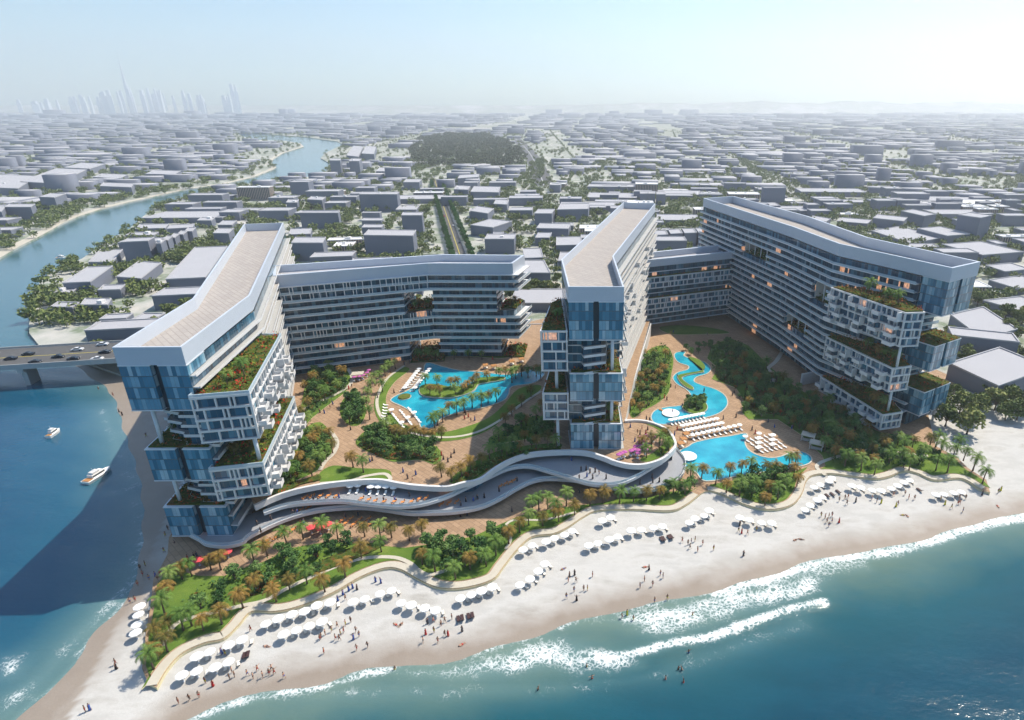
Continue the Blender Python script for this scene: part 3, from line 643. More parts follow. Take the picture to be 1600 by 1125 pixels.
def popouts(root, a, b, levels, seed, n_, out=2.2, white=None):
    """staggered projecting balconies on the wall a-b"""
    rn = random.Random(seed); l = math.dist(a, b); dx, dy = (b[0] - a[0]) / l, (b[1] - a[1]) / l; nx, ny = dy, -dx; ang = math.atan2(dy, dx); white = white or M['white']
    used = []
    for _ in range(n_ * 4):
        if len(used) >= n_: break
        li = rn.randrange(len(levels) - 1); t = rn.uniform(2.2, l - 2.2)
        if any(q[0] == li and abs(q[1] - t) < 4.8 for q in used): continue
        used.append((li, t)); wd = rn.uniform(3, 4.2); z = levels[li] + .36; cx, cy = a[0] + dx * t + nx * out / 2, a[1] + dy * t + ny * out / 2
        mb = MB(); mb.box(cx, cy, z - .5, z, wd, out, ang)
        mb.box(cx + nx * (out / 2 - .07), cy + ny * (out / 2 - .07), z, z + .9, wd, .12, ang)
        for s in (-1, 1): mb.box(cx + dx * s * (wd / 2 - .06) - nx * .05, cy + dy * s * (wd / 2 - .06) - ny * .05, z, z + .88, .11, out - .25, ang)
        if rn.random() < .35:
            s = rn.choice((-1, 1)); mb.box(cx + dx * s * (wd / 2 - .25), cy + dy * s * (wd / 2 - .25), z + .885, z + 2.9, .4, out - .3, ang)
        put(mb.build('balcony', white), root)
def boxfront(root, FLp, FRp, depth, z0, z1, k0, rows, notch=.5, nw=2.3, dirl=None, dirr=None, roofbed=None, seed=1):
    """glazed block at the end of a tower, split by a dark recess"""
    dx, dy = FRp[0] - FLp[0], FRp[1] - FLp[1]; l = math.hypot(dx, dy); dx /= l; dy /= l; nx, ny = dy, -dx
    dl = dirl or (-nx, -ny); dr = dirr or (-nx, -ny)
    a = l * notch - nw / 2; b = l * notch + nw / 2
    A1 = (FLp[0] + dx * a, FLp[1] + dy * a); B0 = (FLp[0] + dx * b, FLp[1] + dy * b)
    bl = (FLp[0] + dl[0] * depth, FLp[1] + dl[1] * depth); br = (FRp[0] + dr[0] * depth, FRp[1] + dr[1] * depth)
    r1 = [FLp, A1, (A1[0] - nx * depth, A1[1] - ny * depth), bl]; r2 = [B0, FRp, br, (B0[0] - nx * depth, B0[1] - ny * depth)]
    for r in (r1, r2):
        r = ccw(r); walls(r, [0] * 4, z0, z1, k0, [M['boxglass']], 'glass_block', root, rows, 1.05)
        for zz in (z0, z1):
            mb = MB(); mb.prism(offset(r, .12), zz - .22, zz + .1, 0); put(mb.build('block_edge', M['steel']), root)
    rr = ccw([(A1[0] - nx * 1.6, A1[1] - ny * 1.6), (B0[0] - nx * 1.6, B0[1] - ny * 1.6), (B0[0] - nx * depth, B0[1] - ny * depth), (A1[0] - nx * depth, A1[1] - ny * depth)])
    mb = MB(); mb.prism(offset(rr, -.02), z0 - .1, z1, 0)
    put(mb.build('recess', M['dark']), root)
    return r1, r2
def lerp(a, b, t): return (a[0] + (b[0] - a[0]) * t, a[1] + (b[1] - a[1]) * t)
def norm(a, b): l = math.dist(a, b); return ((b[0] - a[0]) / l, (b[1] - a[1]) / l)
BASEZ = [4, 7.33, 10.67, 14, 17, 20, 23, 26.33, 29.67, 33, 36, 39, 42, 45, 48.25, 51.5, 54.75, 58]
BOXK = [(0, 3), (6, 9), (13, 17)]; GAPK = [(3, 6), (9, 13)]
PALMS = []      # (x, y, z, size, bronze, zone)
def pl(x, y, z, s, br, zone): PALMS.append((x, y, z, s, br, zone))

# ---- western tower
A = tag(empty('hotel_tower', (-115, 150, 1.6)), 'western hotel tower on the shore, long beige bent roof and glass blocks over the sea', 'hotel tower')
FL, FR, E1, E2, W2, W1 = (-123.3, 146.2), (-105.8, 146.5), (-112.3, 193), (-164.2, 327), (-183, 323), (-128.9, 189.5)
main = [FL, FR, E1, E2, W2, W1]
z = BASEZ
for k in range(17):
    gap = any(a <= k < b for a, b in GAPK)
    if gap: r = [(-125.0, 160), (-119.5, 158), (-117.5, 152.5), (-112.5, 151), (-111.5, 148.5), (-106.3, 148.5), E1, E2, W2, W1]; es = 5
    else: r = [(-124.6, 156), (-113.5, 156), (-113.5, 146.9), (-106.1, 146.9), E1, E2, W2, W1]; es = 3
    n_ = len(r); ov = [0.0 if not gap else 1.6] * n_
    jit = (.0, .5, -.3, .3)[k % 4]
    for e in (es, es + 1): ov[e] = 1.9 + jit
    if gap: ov[es - 1] = .3
    ov[es + 2] = .3; ov[es + 3] = ov[es + 4] = .35
    if not gap: ov[0] = -.5
    if k == 0: ov = [min(q, .4) for q in ov]
    walls(offset(r, [0] * n_), [0] * n_, z[k], z[k + 1] - .4, k, [M['glass']], 'window_band', A)
    slab(r, ov, z[k] + .02, .34, A, M['white'], mtop=M['concrete'])
    fl = [0] * n_; fl[es] = fl[es + 1] = 1
    if gap:
        for q in range(es): fl[q] = 1
    if k: rails(r, [q - .05 for q in ov], fl, z[k] + .02, M['white'], A, .5)
roof(main, 58, 63, A, M['roofpave'], .6, 3.7, 0.)
ddl = norm(FL, W1); ddr = norm(FR, E1)
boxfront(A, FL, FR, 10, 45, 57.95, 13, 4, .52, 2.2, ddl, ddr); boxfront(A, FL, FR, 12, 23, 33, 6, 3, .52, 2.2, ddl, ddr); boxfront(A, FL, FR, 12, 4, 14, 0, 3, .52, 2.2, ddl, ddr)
column(A, -120.3, 149.2, 33, 44.9); column(A, -120.3, 149.2, 14, 22.9)
leafbed([(-122.8, 147), (-106.5, 147.2), (-107, 150), (-112, 152), (-116, 154), (-118, 158), (-124, 158)], 33.1, .9, M['bed_rust'], A, seed=2, dens=4)
leafbed([(-122.8, 147), (-106.5, 147.2), (-107, 150), (-112, 152), (-116, 154), (-118, 158), (-124, 158)], 14.1, .9, M['bed_rust'], A, seed=3, dens=4)
AF = [(-106.2, 144.6), (-91.8, 147.6), (-104.3, 192), (-111.6, 192)]
frames(A, AF, [0, 1], [35.8, 39.1, 42.4, 45.7, 49.0], 9, 5); popouts(A, AF[1], AF[2], [36, 39.1, 42.4, 45.7], 3, 22)
AG = [(-106.2, 144.6), (-92.6, 147.6), (-103, 190), (-111.6, 190)]
frames(A, AG, [0, 1], [17.3, 20.4, 23.6, 26.9], 4, 6); popouts(A, AG[1], AG[2], [17.3, 20.4, 23.6], 4, 16)
leafbed(offset(AF, -.7), 49.35, 1.5, M['bed'], A, seed=4, dens=4); leafbed(offset(AG, -.7), 27.25, 1.5, M['bed'], A, seed=5, dens=4)
column(A, -94.8, 149.8, 27.3, 35.5)
mb = MB()
for r_, zt in ((AF, 49.3), (AG, 27.2)):
    o, i_ = offset(r_, 0), offset(r_, -.35)
    for q in range(4): mb.quad((*o[q], zt), (*o[(q + 1) % 4], zt), (*o[(q + 1) % 4], zt + .9), (*o[q], zt + .9)); mb.quad((*i_[(q + 1) % 4], zt), (*i_[q], zt), (*i_[q], zt + .9), (*i_[(q + 1) % 4], zt + .9)); mb.quad((*o[q], zt + .9), (*o[(q + 1) % 4], zt + .9), (*i_[(q + 1) % 4], zt + .9), (*i_[q], zt + .9))
put(mb.build('terrace_parapet', M['rail']), A)
for x, y, s in ((-100, 152, .8), (-98.5, 158, .95), (-101, 163, .7)): pl(x, y, 49.5, s, 0, 'upper garden terrace of the western tower')
for x, y, s in ((-103, 152, .8), (-99, 156, .75)): pl(x, y, 27.4, s, 1, 'lower garden terrace of the western tower')
pl(-119.5, 153.5, 33.2, .6, 0, 'seaward ledge of the western tower'); pl(-119, 153, 14.2, .6, 1, 'seaward ledge of the western tower')

# ---- middle tower
Cc = tag(empty('hotel_tower', (0, 190, 1.6)), 'middle hotel tower, narrow glass front and beige roof between the two gardens', 'hotel tower')
zc = [q + 6 for q in BASEZ]; zc = [10 + (q - 10) * (53.2 / 54) for q in zc]
FLc, FRc, Ec1, Ec2, Wc2, Wc1 = (-8.4, 185.2), (9.0, 185.2), (6.9, 227.5), (34.6, 361), (16.4, 366), (-12.4, 222)
mainc = [FLc, FRc, Ec1, Ec2, Wc2, Wc1]
for k in range(17):
    gap = any(a <= k < b for a, b in GAPK)
    if gap: r = [(-9, 188.5), (-4.5, 188.5), (-4.0, 187), (2.0, 189.0), (2.6, 197), (8.5, 199), Ec1, Ec2, Wc2, Wc1]; es = 5
    else: r = [(-9.2, 195), (1.5, 195), (1.5, 185.7), (8.7, 185.7), Ec1, Ec2, Wc2, Wc1]; es = 3
    n_ = len(r); ov = [0.] * n_
    if gap: ov[0:5] = [.2, .3, 2.2, 1.6, .5]; ov[5] = .3
    else: ov[0] = -.5
    ov[es] = 1.3; ov[es + 1] = 1.7 + (.0, .4, -.2)[k % 3]; ov[es + 2] = .3
    walls(offset(r, [0] * n_), [0] * n_, zc[k], zc[k + 1] - .4, k + 40, [M['glass']], 'window_band', Cc); slab(r, ov, zc[k] + .02, .34, Cc, M['white'], mtop=M['concrete'])
    fl = [0] * n_; fl[es] = fl[es + 1] = 1; fl[-1] = 1
    if gap: fl[2] = fl[3] = 1
    if k: rails(r, [q - .05 for q in ov], fl, zc[k] + .02, M['white'], Cc, .5)
roof(mainc, 63.2, 68, Cc, M['roofpave'], .5, 3.4)
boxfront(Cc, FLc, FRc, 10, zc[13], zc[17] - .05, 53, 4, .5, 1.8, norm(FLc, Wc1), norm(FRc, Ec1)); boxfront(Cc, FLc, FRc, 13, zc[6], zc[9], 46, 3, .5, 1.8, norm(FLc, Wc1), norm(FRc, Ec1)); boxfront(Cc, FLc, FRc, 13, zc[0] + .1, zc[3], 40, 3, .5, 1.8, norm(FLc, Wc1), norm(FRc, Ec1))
column(Cc, 5.6, 187.2, zc[9], zc[13]); column(Cc, 5.6, 187.2, zc[3], zc[6])
bd = [(-8, 185.8), (8.6, 185.8), (8.2, 197.8), (3, 196.5), (2.2, 188.6), (-8, 188)]
leafbed(bd, zc[9] + .1, 1.0, M['bed_rust'], Cc, seed=12, dens=4); leafbed(bd, zc[3] + .1, 1.0, M['bed_rust'], Cc, seed=13, dens=4)
CF = [(-17.6, 184.2), (-8.8, 184.2), (-12.3, 220), (-16.2, 214)]
frames(Cc, CF, [3, 0], [39.9, 43.3, 46.7, 50.1, 53.5], 50, 15); frames(Cc, CF, [3, 0], [22.0, 25.2, 28.4, 31.6], 44, 16)
leafbed(offset(CF, -.5), 53.85, 1.2, M['bed_rust'], Cc, seed=14, dens=5); leafbed(offset(CF, -.5), 31.95, 1.2, M['bed_rust'], Cc, seed=15, dens=5)
column(Cc, -12.9, 187.5, 31.9, 39.8); column(Cc, -12.9, 187.5, 10, 21.8)
popouts(Cc, Ec1, Ec2, zc[5:15], 17, 26, 2.6); popouts(Cc, (9.3, 200), Ec1, zc[2:16], 18, 10, 2.6)
for x, y, z_, s, b in ((-12.5, 193, 53.9, .8, 0), (-14, 200, 53.9, .8, 1), (-12, 189, 32, .7, 0), (5.5, 190, zc[9], .8, 1), (6, 195, zc[9], .9, 1), (5, 192, zc[3], .8, 0), (7, 196, zc[3], .6, 1)): pl(x, y, z_, s, b, 'planted ledges of the middle tower')

# ---- eastern tower
Et = tag(empty('hotel_tower', (120, 260, 1.6)), 'eastern hotel tower, tallest and longest, curved blue facade with two open sky gardens', 'hotel tower')
ze = [q + 3.7 for q in BASEZ]
P0, Fe, Ee1, Ee2, Ee3, P3, P2, P1 = (126.8, 214.2), (141.8, 223.5), (119, 269), (110.5, 325), (88, 401), (67.7, 392), (94.3, 294), (102, 255.4)
def online(a, b, y): t = (y - a[1]) / (b[1] - a[1]); return lerp(a, b, t)
def notch(a, b, y0, y1, d):
    p, q = online(a, b, y0), online(a, b, y1); nx, ny = norm(a, b)[1], -norm(a, b)[0]
    return [p, (p[0] - nx * d, p[1] - ny * d), (q[0] - nx * d, q[1] - ny * d), q]
P1b = lerp(P1, P0, .12); P1c = lerp(P1, P2, .12)
for k in range(-1, 17):
    z0 = ze[k] if k >= 0 else 1.6; z1 = ze[k + 1]
    gap = any(a <= k < b for a, b in GAPK)
    F0 = lerp(P0, P1, .32 if gap else .22); F1 = lerp(Fe, Ee1, .25 if gap else .22)
    if k in (-1, 0, 1): F0 = lerp(P0, P1, .1); F1 = lerp(Fe, Ee1, .1)
    cut = []
    if k in (12, 13, 14) and False: pass
    if 12 <= k <= 13: cut.append(('a', 337, 312))
    if 10 <= k <= 12: cut.append(('b', 268.5, 257.5))
    if 4 <= k <= 5: cut.append(('a', 299, 276) if False else ('c', 290, 270))
    west = [P3]; fl = []
    if ('a', 337, 312) in cut: west += notch(P3, P2, 337, 312, 9)
    west += [P2]
    if ('b', 268.5, 257.5) in cut: west += notch(P2, P1, 268.5, 257.5, 9)
    if ('c', 290, 270) in cut: west += notch(P2, P1, 290, 270, 7)
    west += [P1, F0]
    if k == -1:
        west = [P3, P2, P1, F0]; west = [(q[0] + 3.0, q[1] + 1.2) for q in west[:3]] + [F0]
    r = [F0, F1, Ee1, Ee2, Ee3] + west[:-1]
    n_ = len(r); ov = [0.] * n_; ov[0] = 1.8 if gap else -.4
    ov[1] = 1.0
    for e in range(5, n_): ov[e] = 1.9 + (0, .3, -.2, .15)[k % 4]
    ov[4] = .5
    # the deep sides of an opening carry no balcony
    for e in range(5, n_):
        a, b = r[e], r[(e + 1) % n_]; d_ = norm(a, b); wd = norm(P3, P0)
        if abs(d_[0] * wd[0] + d_[1] * wd[1]) < .6: ov[e] = 0
    isf = [0] * n_
    for e in range(5, n_): isf[e] = 1 if ov[e] > 0 else 0
    if gap: isf[0] = 1
    kinds = [1 if (abs(norm(r[e], r[(e + 1) % n_])[0] * norm(P3, P0)[0] + norm(r[e], r[(e + 1) % n_])[1] * norm(P3, P0)[1]) < .6 and e >= 5) else 0 for e in range(n_)]
    kinds[4] = 0
    walls(r, kinds, z0, z1 - .4, k + 80, [M['glass'], M['white']], 'window_band' if k >= 0 else 'ground_glazing', Et)
    if k >= 0:
        slab(r, ov, z0 + .02, .34, Et, M['white']); rails(r, [q - .05 for q in ov], isf, z0 + .02, M['rail'], Et, .9)
main_e = [P0, Fe, Ee1, Ee2, Ee3, P3, P2, P1]
# a rounded bend in the roofline as in the facade
roof(main_e, 61.7, 66.8, Et, M['roofpave'], .6, 4.2, .25)
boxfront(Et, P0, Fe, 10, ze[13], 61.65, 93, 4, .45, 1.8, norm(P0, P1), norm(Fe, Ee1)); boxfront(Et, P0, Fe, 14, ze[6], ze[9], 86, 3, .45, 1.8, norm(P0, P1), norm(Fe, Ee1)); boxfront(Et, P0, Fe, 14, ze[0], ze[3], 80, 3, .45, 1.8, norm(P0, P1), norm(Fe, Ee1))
q = lerp(P0, Fe, .75); column(Et, q[0], q[1] + 2, 1.6, 7.6, .6)
dn_ = norm(P0, P1); q0 = lerp(P0, Fe, .03)
for zt, s in ((ze[9], 21), (ze[3], 22)):
    rr = [lerp(P0, Fe, .03), lerp(P0, Fe, .97), (Fe[0] + norm(Fe, Ee1)[0] * 11, Fe[1] + norm(Fe, Ee1)[1] * 11), (P0[0] + dn_[0] * 14, P0[1] + dn_[1] * 14)]
    leafbed(rr, zt + .1, .7, M['meadow'] if False else M['bed_rust'], Et, seed=s, dens=2.5)
T52a, T52b, T52c = P(1415, 490, 52), P(1446, 489, 52), P(1298, 450, 52)
EF = [T52a, T52b, lerp(P0, P1, .55), lerp(P1, P2, .2), T52c]
EF = [T52a, T52b, lerp(P1, P0, .62), (T52c[0] + 4, T52c[1] + 1), T52c]
W52 = M['white']
frames(Et, EF, [4, 0], [39.4, 42.55, 45.7, 48.85, 52.0], 90, 25)
U = [P(1395, 577, 30), P(1425, 573, 30), lerp(P1, P0, .62), (P(1290, 527, 30)[0] + 4, P(1290, 527, 30)[1] + 2), P(1290, 527, 30)]
frames(Et, U, [4, 0], [20.7, 23.8, 26.9, 30.0], 84, 26)
V = [P(1379, 650, 11), P(1411, 645, 11), lerp(P1, P0, .68), (P(1281, 589, 11)[0] + 3, P(1281, 589, 11)[1] + 1), P(1281, 589, 11)]
frames(Et, V, [4, 0], [4.9, 7.9, 11.0], 80, 27)
for r_, sd_ in ((EF, 31), (U, 32), (V, 33)):
    zz = {31: [39.4, 42.55, 45.7, 48.85], 32: [20.7, 23.8, 26.9], 33: [4.9, 7.9]}[sd_]
    popouts(Et, r_[4], r_[0], zz + [zz[-1] + 3], sd_, {31: 16, 32: 12, 33: 7}[sd_], 2.6)
    leafbed(offset(r_, -.6), zz[-1] + 3.5, 1.7, M['bed_rust'], Et, seed=sd_, dens=4)
for i, (t, zb) in enumerate(((.2, 0), (.5, 0), (.85, 0))): 
    q = lerp(V[4], V[0], t); column(Et, q[0] + 1.0, q[1] + 1.2, 1.6, 4.6, .35)
column(Et, T52a[0] + 2.0, T52a[1] + 2.5, 30.3, 39.2, .5); column(Et, U[0][0] + 2.6, U[0][1] + 2.5, 11.3, 20.4, .5)
for (a, b, y0, y1, zb, zt, ncol) in ((P3, P2, 337, 312, ze[12], ze[14], 4), (P2, P1, 268.5, 257.5, ze[10], ze[13], 1), (P2, P1, 290, 270, ze[4], ze[6], 3)):
    nt_ = notch(a, b, y0, y1, 8.6); leafbed(offset(ccw(nt_), -.3), zb + .05, 2.0 if ncol != 1 else 1.2, M['bed_rust'] if zb < 30 else M['leaf_green'], Et, name='sky_garden_planting', seed=int(y0), dens=6)
    for i in range(ncol):
        q = lerp(nt_[0], nt_[3], (i + .7) / (ncol + .2)); column(Et, q[0] + .4, q[1] + .2, zb, zt - .3, .28)
    q = lerp(nt_[0], nt_[2], .4); pl(q[0], q[1], zb + .1, .55, 0, 'sky gardens cut into the eastern tower')
for t, z_, s, b in ((.45, 52.4, 1.0, 0), (.68, 52.4, .75, 0), (.83, 52.4, .85, 0), (.55, 30.5, .8, 0), (.72, 30.5, .8, 1), (.8, 30.5, .7, 0), (.95, 30.5, .8, 0), (.5, 11.5, .7, 1), (.72, 11.5, .9, 0), (.8, 11.5, .9, 1), (.93, 11.5, .8, 0)):
    rr = {52.4: EF, 30.5: U, 11.5: V}[z_]; q = lerp(rr[4], rr[0], t); pl(q[0] + 3.2, q[1] + 2.4, z_ - .4, s * 1.25, b, 'stepped garden terraces of the eastern tower')
# pale end wall of the tall ground storey
mb = MB(); q1 = P(1250, 601, 1.6); q = (q1[0], q1[1]); mb.prism(ccw([q, (q[0] + .5, q[1] - 1.6 + 1.0), (q[0] + 9.5, q[1] + 3.0), (q[0] + 9.3, q[1] + 3.6)]), 1.6, 7.2); put(mb.build('end_wall', M['white']), Et)

# ---- north-western wing
Bw = tag(empty('hotel_wing', (-85, 280, 1.6)), 'hotel wing of stacked blue terraces closing the lagoon pool garden to the north', 'hotel wing')
zb = [10 + i * 40 / 12 for i in range(13)]
b0, b1, b2, b3, b4, b5 = (-133, 249), (-75, 270.6), (-37.3, 270.4), (-34, 286), (-72, 287.5), (-141, 266)
for k in range(12):
    if 7 <= k <= 9: rings = [([b0, (-86, 266.5), (-86, 284), b5], 0), ([(-74, 270.6), (-45, 270.5), (-44, 286.3), (-74, 287)], 2)]
    elif k <= 2: rings = [([b0, (-86, 266.5), (-86, 284), b5], 0), ([(-73, 270.8), (-44, 270.5), (-43, 286.3), (-73, 287)], 2)]
    else: rings = [([b0, b1, b2, b3, b4, b5], 1)]
    for r, ty in rings:
        n_ = len(r); ov = [.3] * n_
        for e in ([0] if ty != 1 else [0, 1]): ov[e] = 1.8 + (0, .5, -.3)[k % 3]
        if ty == 1: ov[2] = 3.2 if k % 5 != 3 else 2.2
        if k == 0: ov = [.2] * n_
        walls(r, [0] * n_, zb[k], zb[k + 1] - .4, k + 120, [M['glass']], 'window_band', Bw); slab(r, ov, zb[k] + .02, .42, Bw, M['white'])
        fl = [0] * n_; fl[0] = 1
        if ty == 1: fl[1] = fl[2] = 1
        if k: rails(r, [q - .05 for q in ov], fl, zb[k] + .02, M['rail'], Bw, .9)
    if k in (10, 11, 6, 5, 3):
        mb = MB(); a, b = b0, b1; L_ = math.dist(a, b); dx, dy = norm(a, b); t = 1.0; rn = random.Random(k)
        while t < L_: mb.box(a[0] + dx * t + dy * 1.55, a[1] + dy * t - dx * 1.55, zb[k] + .03, zb[k + 1] - .42, .35, .4, math.atan2(dy, dx)); t += rn.choice((2.6, 3.6, 1.3))
        put(mb.build('mullion', M['white']), Bw)
roof([b0, b1, b2, b3, b4, b5], 50, 55, Bw, M['cityroof'], .5, 3.2, .6)
slab([b0, b1, b2, b3, b4, b5], [1.6, 1.6, 3.0, .3, .3, .3], 50.01, .4, Bw, M['white'])
leafbed([(-85.5, 267.5), (-74.6, 271.5), (-74.5, 286), (-85.5, 283)], zb[7] + .05, 2.6, M['bed_rust'], Bw, seed=41, dens=7); leafbed([(-43.7, 271.5), (-36.5, 271.5), (-34.5, 285), (-43, 285)], zb[7] + .05, 1.6, M['bed'], Bw, seed=42, dens=6)
leafbed([(-85.5, 262), (-70, 264), (-73.5, 286), (-85.5, 283)], 10.2, 2.6, M['bed_rust'], Bw, seed=43, dens=6, name='courtyard_planting'); leafbed([(-43, 269), (-33.5, 269), (-33.5, 285), (-42.5, 285)], 10.2, 1.8, M['bed'], Bw, seed=44, dens=6)
for x, y, z_, s, b in ((-82.5, 269.5, zb[7], .8, 0), (-77, 273, zb[7], .85, 0), (-39, 275, zb[7], .7, 1), (-38, 280, zb[7], .7, 1), (-82, 264, 10.2, 1, 0), (-78, 265, 10.2, 1.05, 0), (-74, 264, 10.2, .9, 0), (-66, 266, 10.2, .8, 0), (-59, 266, 10.2, .8, 0), (-53, 266, 10.2, .75, 0), (-38, 272, 10.2, .9, 0)): pl(x, y, z_, s, b, 'planting of the stacked terrace wing')

# ---- north-eastern wing
Dw = tag(empty('hotel_wing', (52, 345, 5)), 'low hotel wing bridging the middle and eastern towers, blue glass with white framed loggias', 'hotel wing')
zd = [6 + 3 * i for i in range(12)]
d0, d1, d2, d3 = (25.5, 327), (81, 349.8), (76, 366), (27, 344)
RD = [d0, d1, d2, d3]
for k in range(11):
    fr = (2 <= k <= 4) or (7 <= k <= 8)
    if not fr: walls(RD, [0] * 4, zd[k], zd[k + 1] - .3, k + 150, [M['glass']], 'window_band', Dw); slab(RD, [.5, 0, 0, 0], zd[k] + .02, .35, Dw, M['steel'])
RF = [(24.8, 324.6), (82.5, 348.0), (81.5, 350.5), (25, 328.5)]
frames(Dw, RF, [0], zd[2:6], 160, 51, M['steel']); frames(Dw, RF, [0], zd[7:10], 165, 52, M['steel'])
for kk in (2, 3, 4, 7, 8): walls(offset(RD, -.2), [0] * 4, zd[kk], zd[kk + 1], k + 150, [M['glass']], 'window_band', Dw)
leafbed([(26, 325.6), (81.5, 348.3), (81, 350.2), (25.4, 328.2)], zd[5] + .35, 1.0, M['bed'], Dw, seed=52, dens=8); leafbed([(26, 325.6), (81.5, 348.3), (81, 350.2), (25.4, 328.2)], zd[9] + .35, 1.0, M['bed'], Dw, seed=53, dens=8)
roof(RD, 39, 43, Dw, M['cityroof'], .5, 3.2, 1.0)
# ================================================================ plants
def palm_meshes(seed, leafmat, nf=19, L=3.0, h=4.6):
    rn = random.Random(seed); mb = MB(); lean = rn.uniform(-.35, .35), rn.uniform(-.35, .35)
    pts = [(lean[0] * (t / 5) ** 2, lean[1] * (t / 5) ** 2, h * t / 5) for t in range(6)]
    mb.tube(pts, [.26, .2, .17, .16, .16, .2], 7); trunk = mb.mesh('palm_trunk', M['trunk'], True)
    mb = MB(); top = Vector(pts[-1])
    for f in range(nf):
        a = f * 2.399 + rn.uniform(-.2, .2); el = 1.25 - 1.5 * (f / nf) + rn.uniform(-.12, .12); ll = L * rn.uniform(.85, 1.1)
        d = Vector((math.cos(a), math.sin(a), 0)); s = Vector((-d.y, d.x, 0)); p = top.copy(); rach = [p.copy()]; e = el; st = ll / 8
        for t in range(8): p = p + (d * math.cos(e) + Vector((0, 0, math.sin(e)))) * st; e -= .2 + .03 * t; rach.append(p.copy())
        for t in range(1, 9):
            q, q0 = rach[t], rach[t - 1]; ln = .7 * math.sin(math.pi * (t + .8) / 10.5) ** .7; dr = Vector((0, 0, -.34 * ln)); fw = (q - q0) * .9
            for sg in (-1, 1):
                for m_ in (0, .5):
                    b = q0.lerp(q, m_); c = q0.lerp(q, m_ + .42); tip = c + s * sg * ln + dr + fw * rn.uniform(.6, 1.1); k = len(mb.v); mb.v += [tuple(b), tuple(c), tuple(tip)]; mb.f.append((k, k + 1, k + 2)); mb.m.append(0)
    crown = mb.mesh('palm_crown', leafmat); return trunk, crown
PP_G = [proto('palm_tree', [('trunk', a, []), ('crown', b, [])]) for a, b in [palm_meshes(s, M['leaf_palm']) for s in (1, 2, 3)]]
PP_B = [proto('palm_tree', [('trunk', a, []), ('crown', b, [])]) for a, b in [palm_meshes(s, M['leaf_bronze'], 22, 2.75, 4.0) for s in (4, 5)]]
def tree_meshes(seed, mat, h=6.5, r=3.6, nl=900, trunk_h=2.2, size=.75, lobes=9):
    rn = random.Random(seed); mb = MB(); mb.tube([(0, 0, 0), (.05, .1, trunk_h * .6), (.1, 0, trunk_h * 1.3)], [.3, .22, .16], 7)
    C = []
    for i in range(lobes):
        a = i * 2.4 + rn.uniform(-.5, .5); q = rn.uniform(.25, .62) * r; zz = trunk_h + rn.uniform(.15, .85) * (h - trunk_h); rr = rn.uniform(.36, .52) * r * (1.1 - .35 * (zz - trunk_h) / (h - trunk_h))
        C.append((Vector((q * math.cos(a), q * math.sin(a), zz)), rr)); mb.tube([(.05, .05, trunk_h * .8), tuple(Vector((q * math.cos(a) * .5, q * math.sin(a) * .5, (zz + trunk_h) / 2))), tuple(C[-1][0])], [.13, .09, .04], 5)
    C.append((Vector((0, 0, h * .78)), r * .5)); trunk = mb.mesh('tree_trunk', M['trunk'], True); mb = MB()
    for i in range(nl):
        c, rr = rn.choice(C); d = Vector((rn.gauss(0, 1), rn.gauss(0, 1), rn.gauss(0, 1))).normalized(); d.z *= .75
        if d.z < -.45 and rn.random() < .6: d.z *= -1
        leaf(mb, c + d * rr * rn.random() ** .33, size * rn.uniform(.6, 1.35), rn)
    return trunk, mb.mesh('tree_crown', mat)
PT_C = [proto('tree', [('trunk', a, []), ('crown', b, [])]) for a, b in [tree_meshes(s, M['leaf_city'], 9, 4.9, 800, 2.6, 1.15) for s in (11, 12, 13)]]
PT_G = [proto('garden_tree', [('trunk', a, []), ('crown', b, [])]) for a, b in [tree_meshes(s, M['leaf_green'], 5.2, 2.8, 700, 1.4, .6) for s in (21, 22, 23)]]
BU = []
for s in (31, 32):
    a, b = tree_meshes(s, M['leaf_green'] if s == 31 else M['bed'], 1.7, 1.35, 260, .4, .42, 6); BU.append(proto('shrub', [('stem', a, []), ('foliage', b, [])]))

rn = random.Random(5)
# palms in the gardens: surveyed rows first, then groves between them
def pxl(pts, z, zone, br=None, s=1.0):
    for x, y in pts:
        X, Y = P(x, y, z); pl(X, Y, z, s * rn.uniform(.9, 1.12), rn.random() < (.5 if br is None else br), zone)
zb_ = 'row along the beach path'
pxl([(262,1018),(287,985),(300,978),(318,985),(347,975),(380,950),(402,925),(432,940),(453,922),(480,912),(508,925),(540,902),(565,872),(596,862),(660,882),(680,893),(712,905),(735,890),(760,885),(775,868),(795,850),(812,832),(640,845),(612,840)], 1.8, zb_, .75, 1.0)
pxl([(826,820),(848,822),(873,815),(898,805),(922,790),(943,786),(968,786),(990,784),(1010,782),(1030,780),(1052,770),(1070,772)], 1.8, 'strip between podium and sand', .6)
pxl([(398,880),(418,868),(448,850),(474,842),(505,838),(528,842),(570,838),(595,842),(635,842),(660,838),(250,1000),(248,1030),(240,1045),(268,990),(258,960),(262,935),(272,915),(285,905),(300,900),(330,890),(345,890)], 1.8, 'edge of the park below the western tower', .5)
pxl([(868,808),(885,790),(842,795),(856,795),(832,800)], 1.8, 'lawn below the podium terrace', 0, 1.05)
pxl([(1078,753),(1096,748),(1118,757),(1140,745),(1158,740),(1174,738),(1196,745),(1210,742),(1135,770),(1155,775),(1180,770),(1200,775),(1215,780),(1225,765),(1245,760),(1240,745),(1232,730),(1242,728),(1195,790)], 1.8, 'grove below the bright pool', .7)
pxl([(1366,742),(1388,725),(1408,725),(1420,735),(1440,720),(1462,735),(1480,738),(1468,712),(1488,718),(1505,720),(1520,735),(1535,755),(1452,700),(1462,698),(1495,705),(1345,735),(1320,728),(1425,700)], 1.8, 'lawn at the park eastern tip', .35, 1.05)
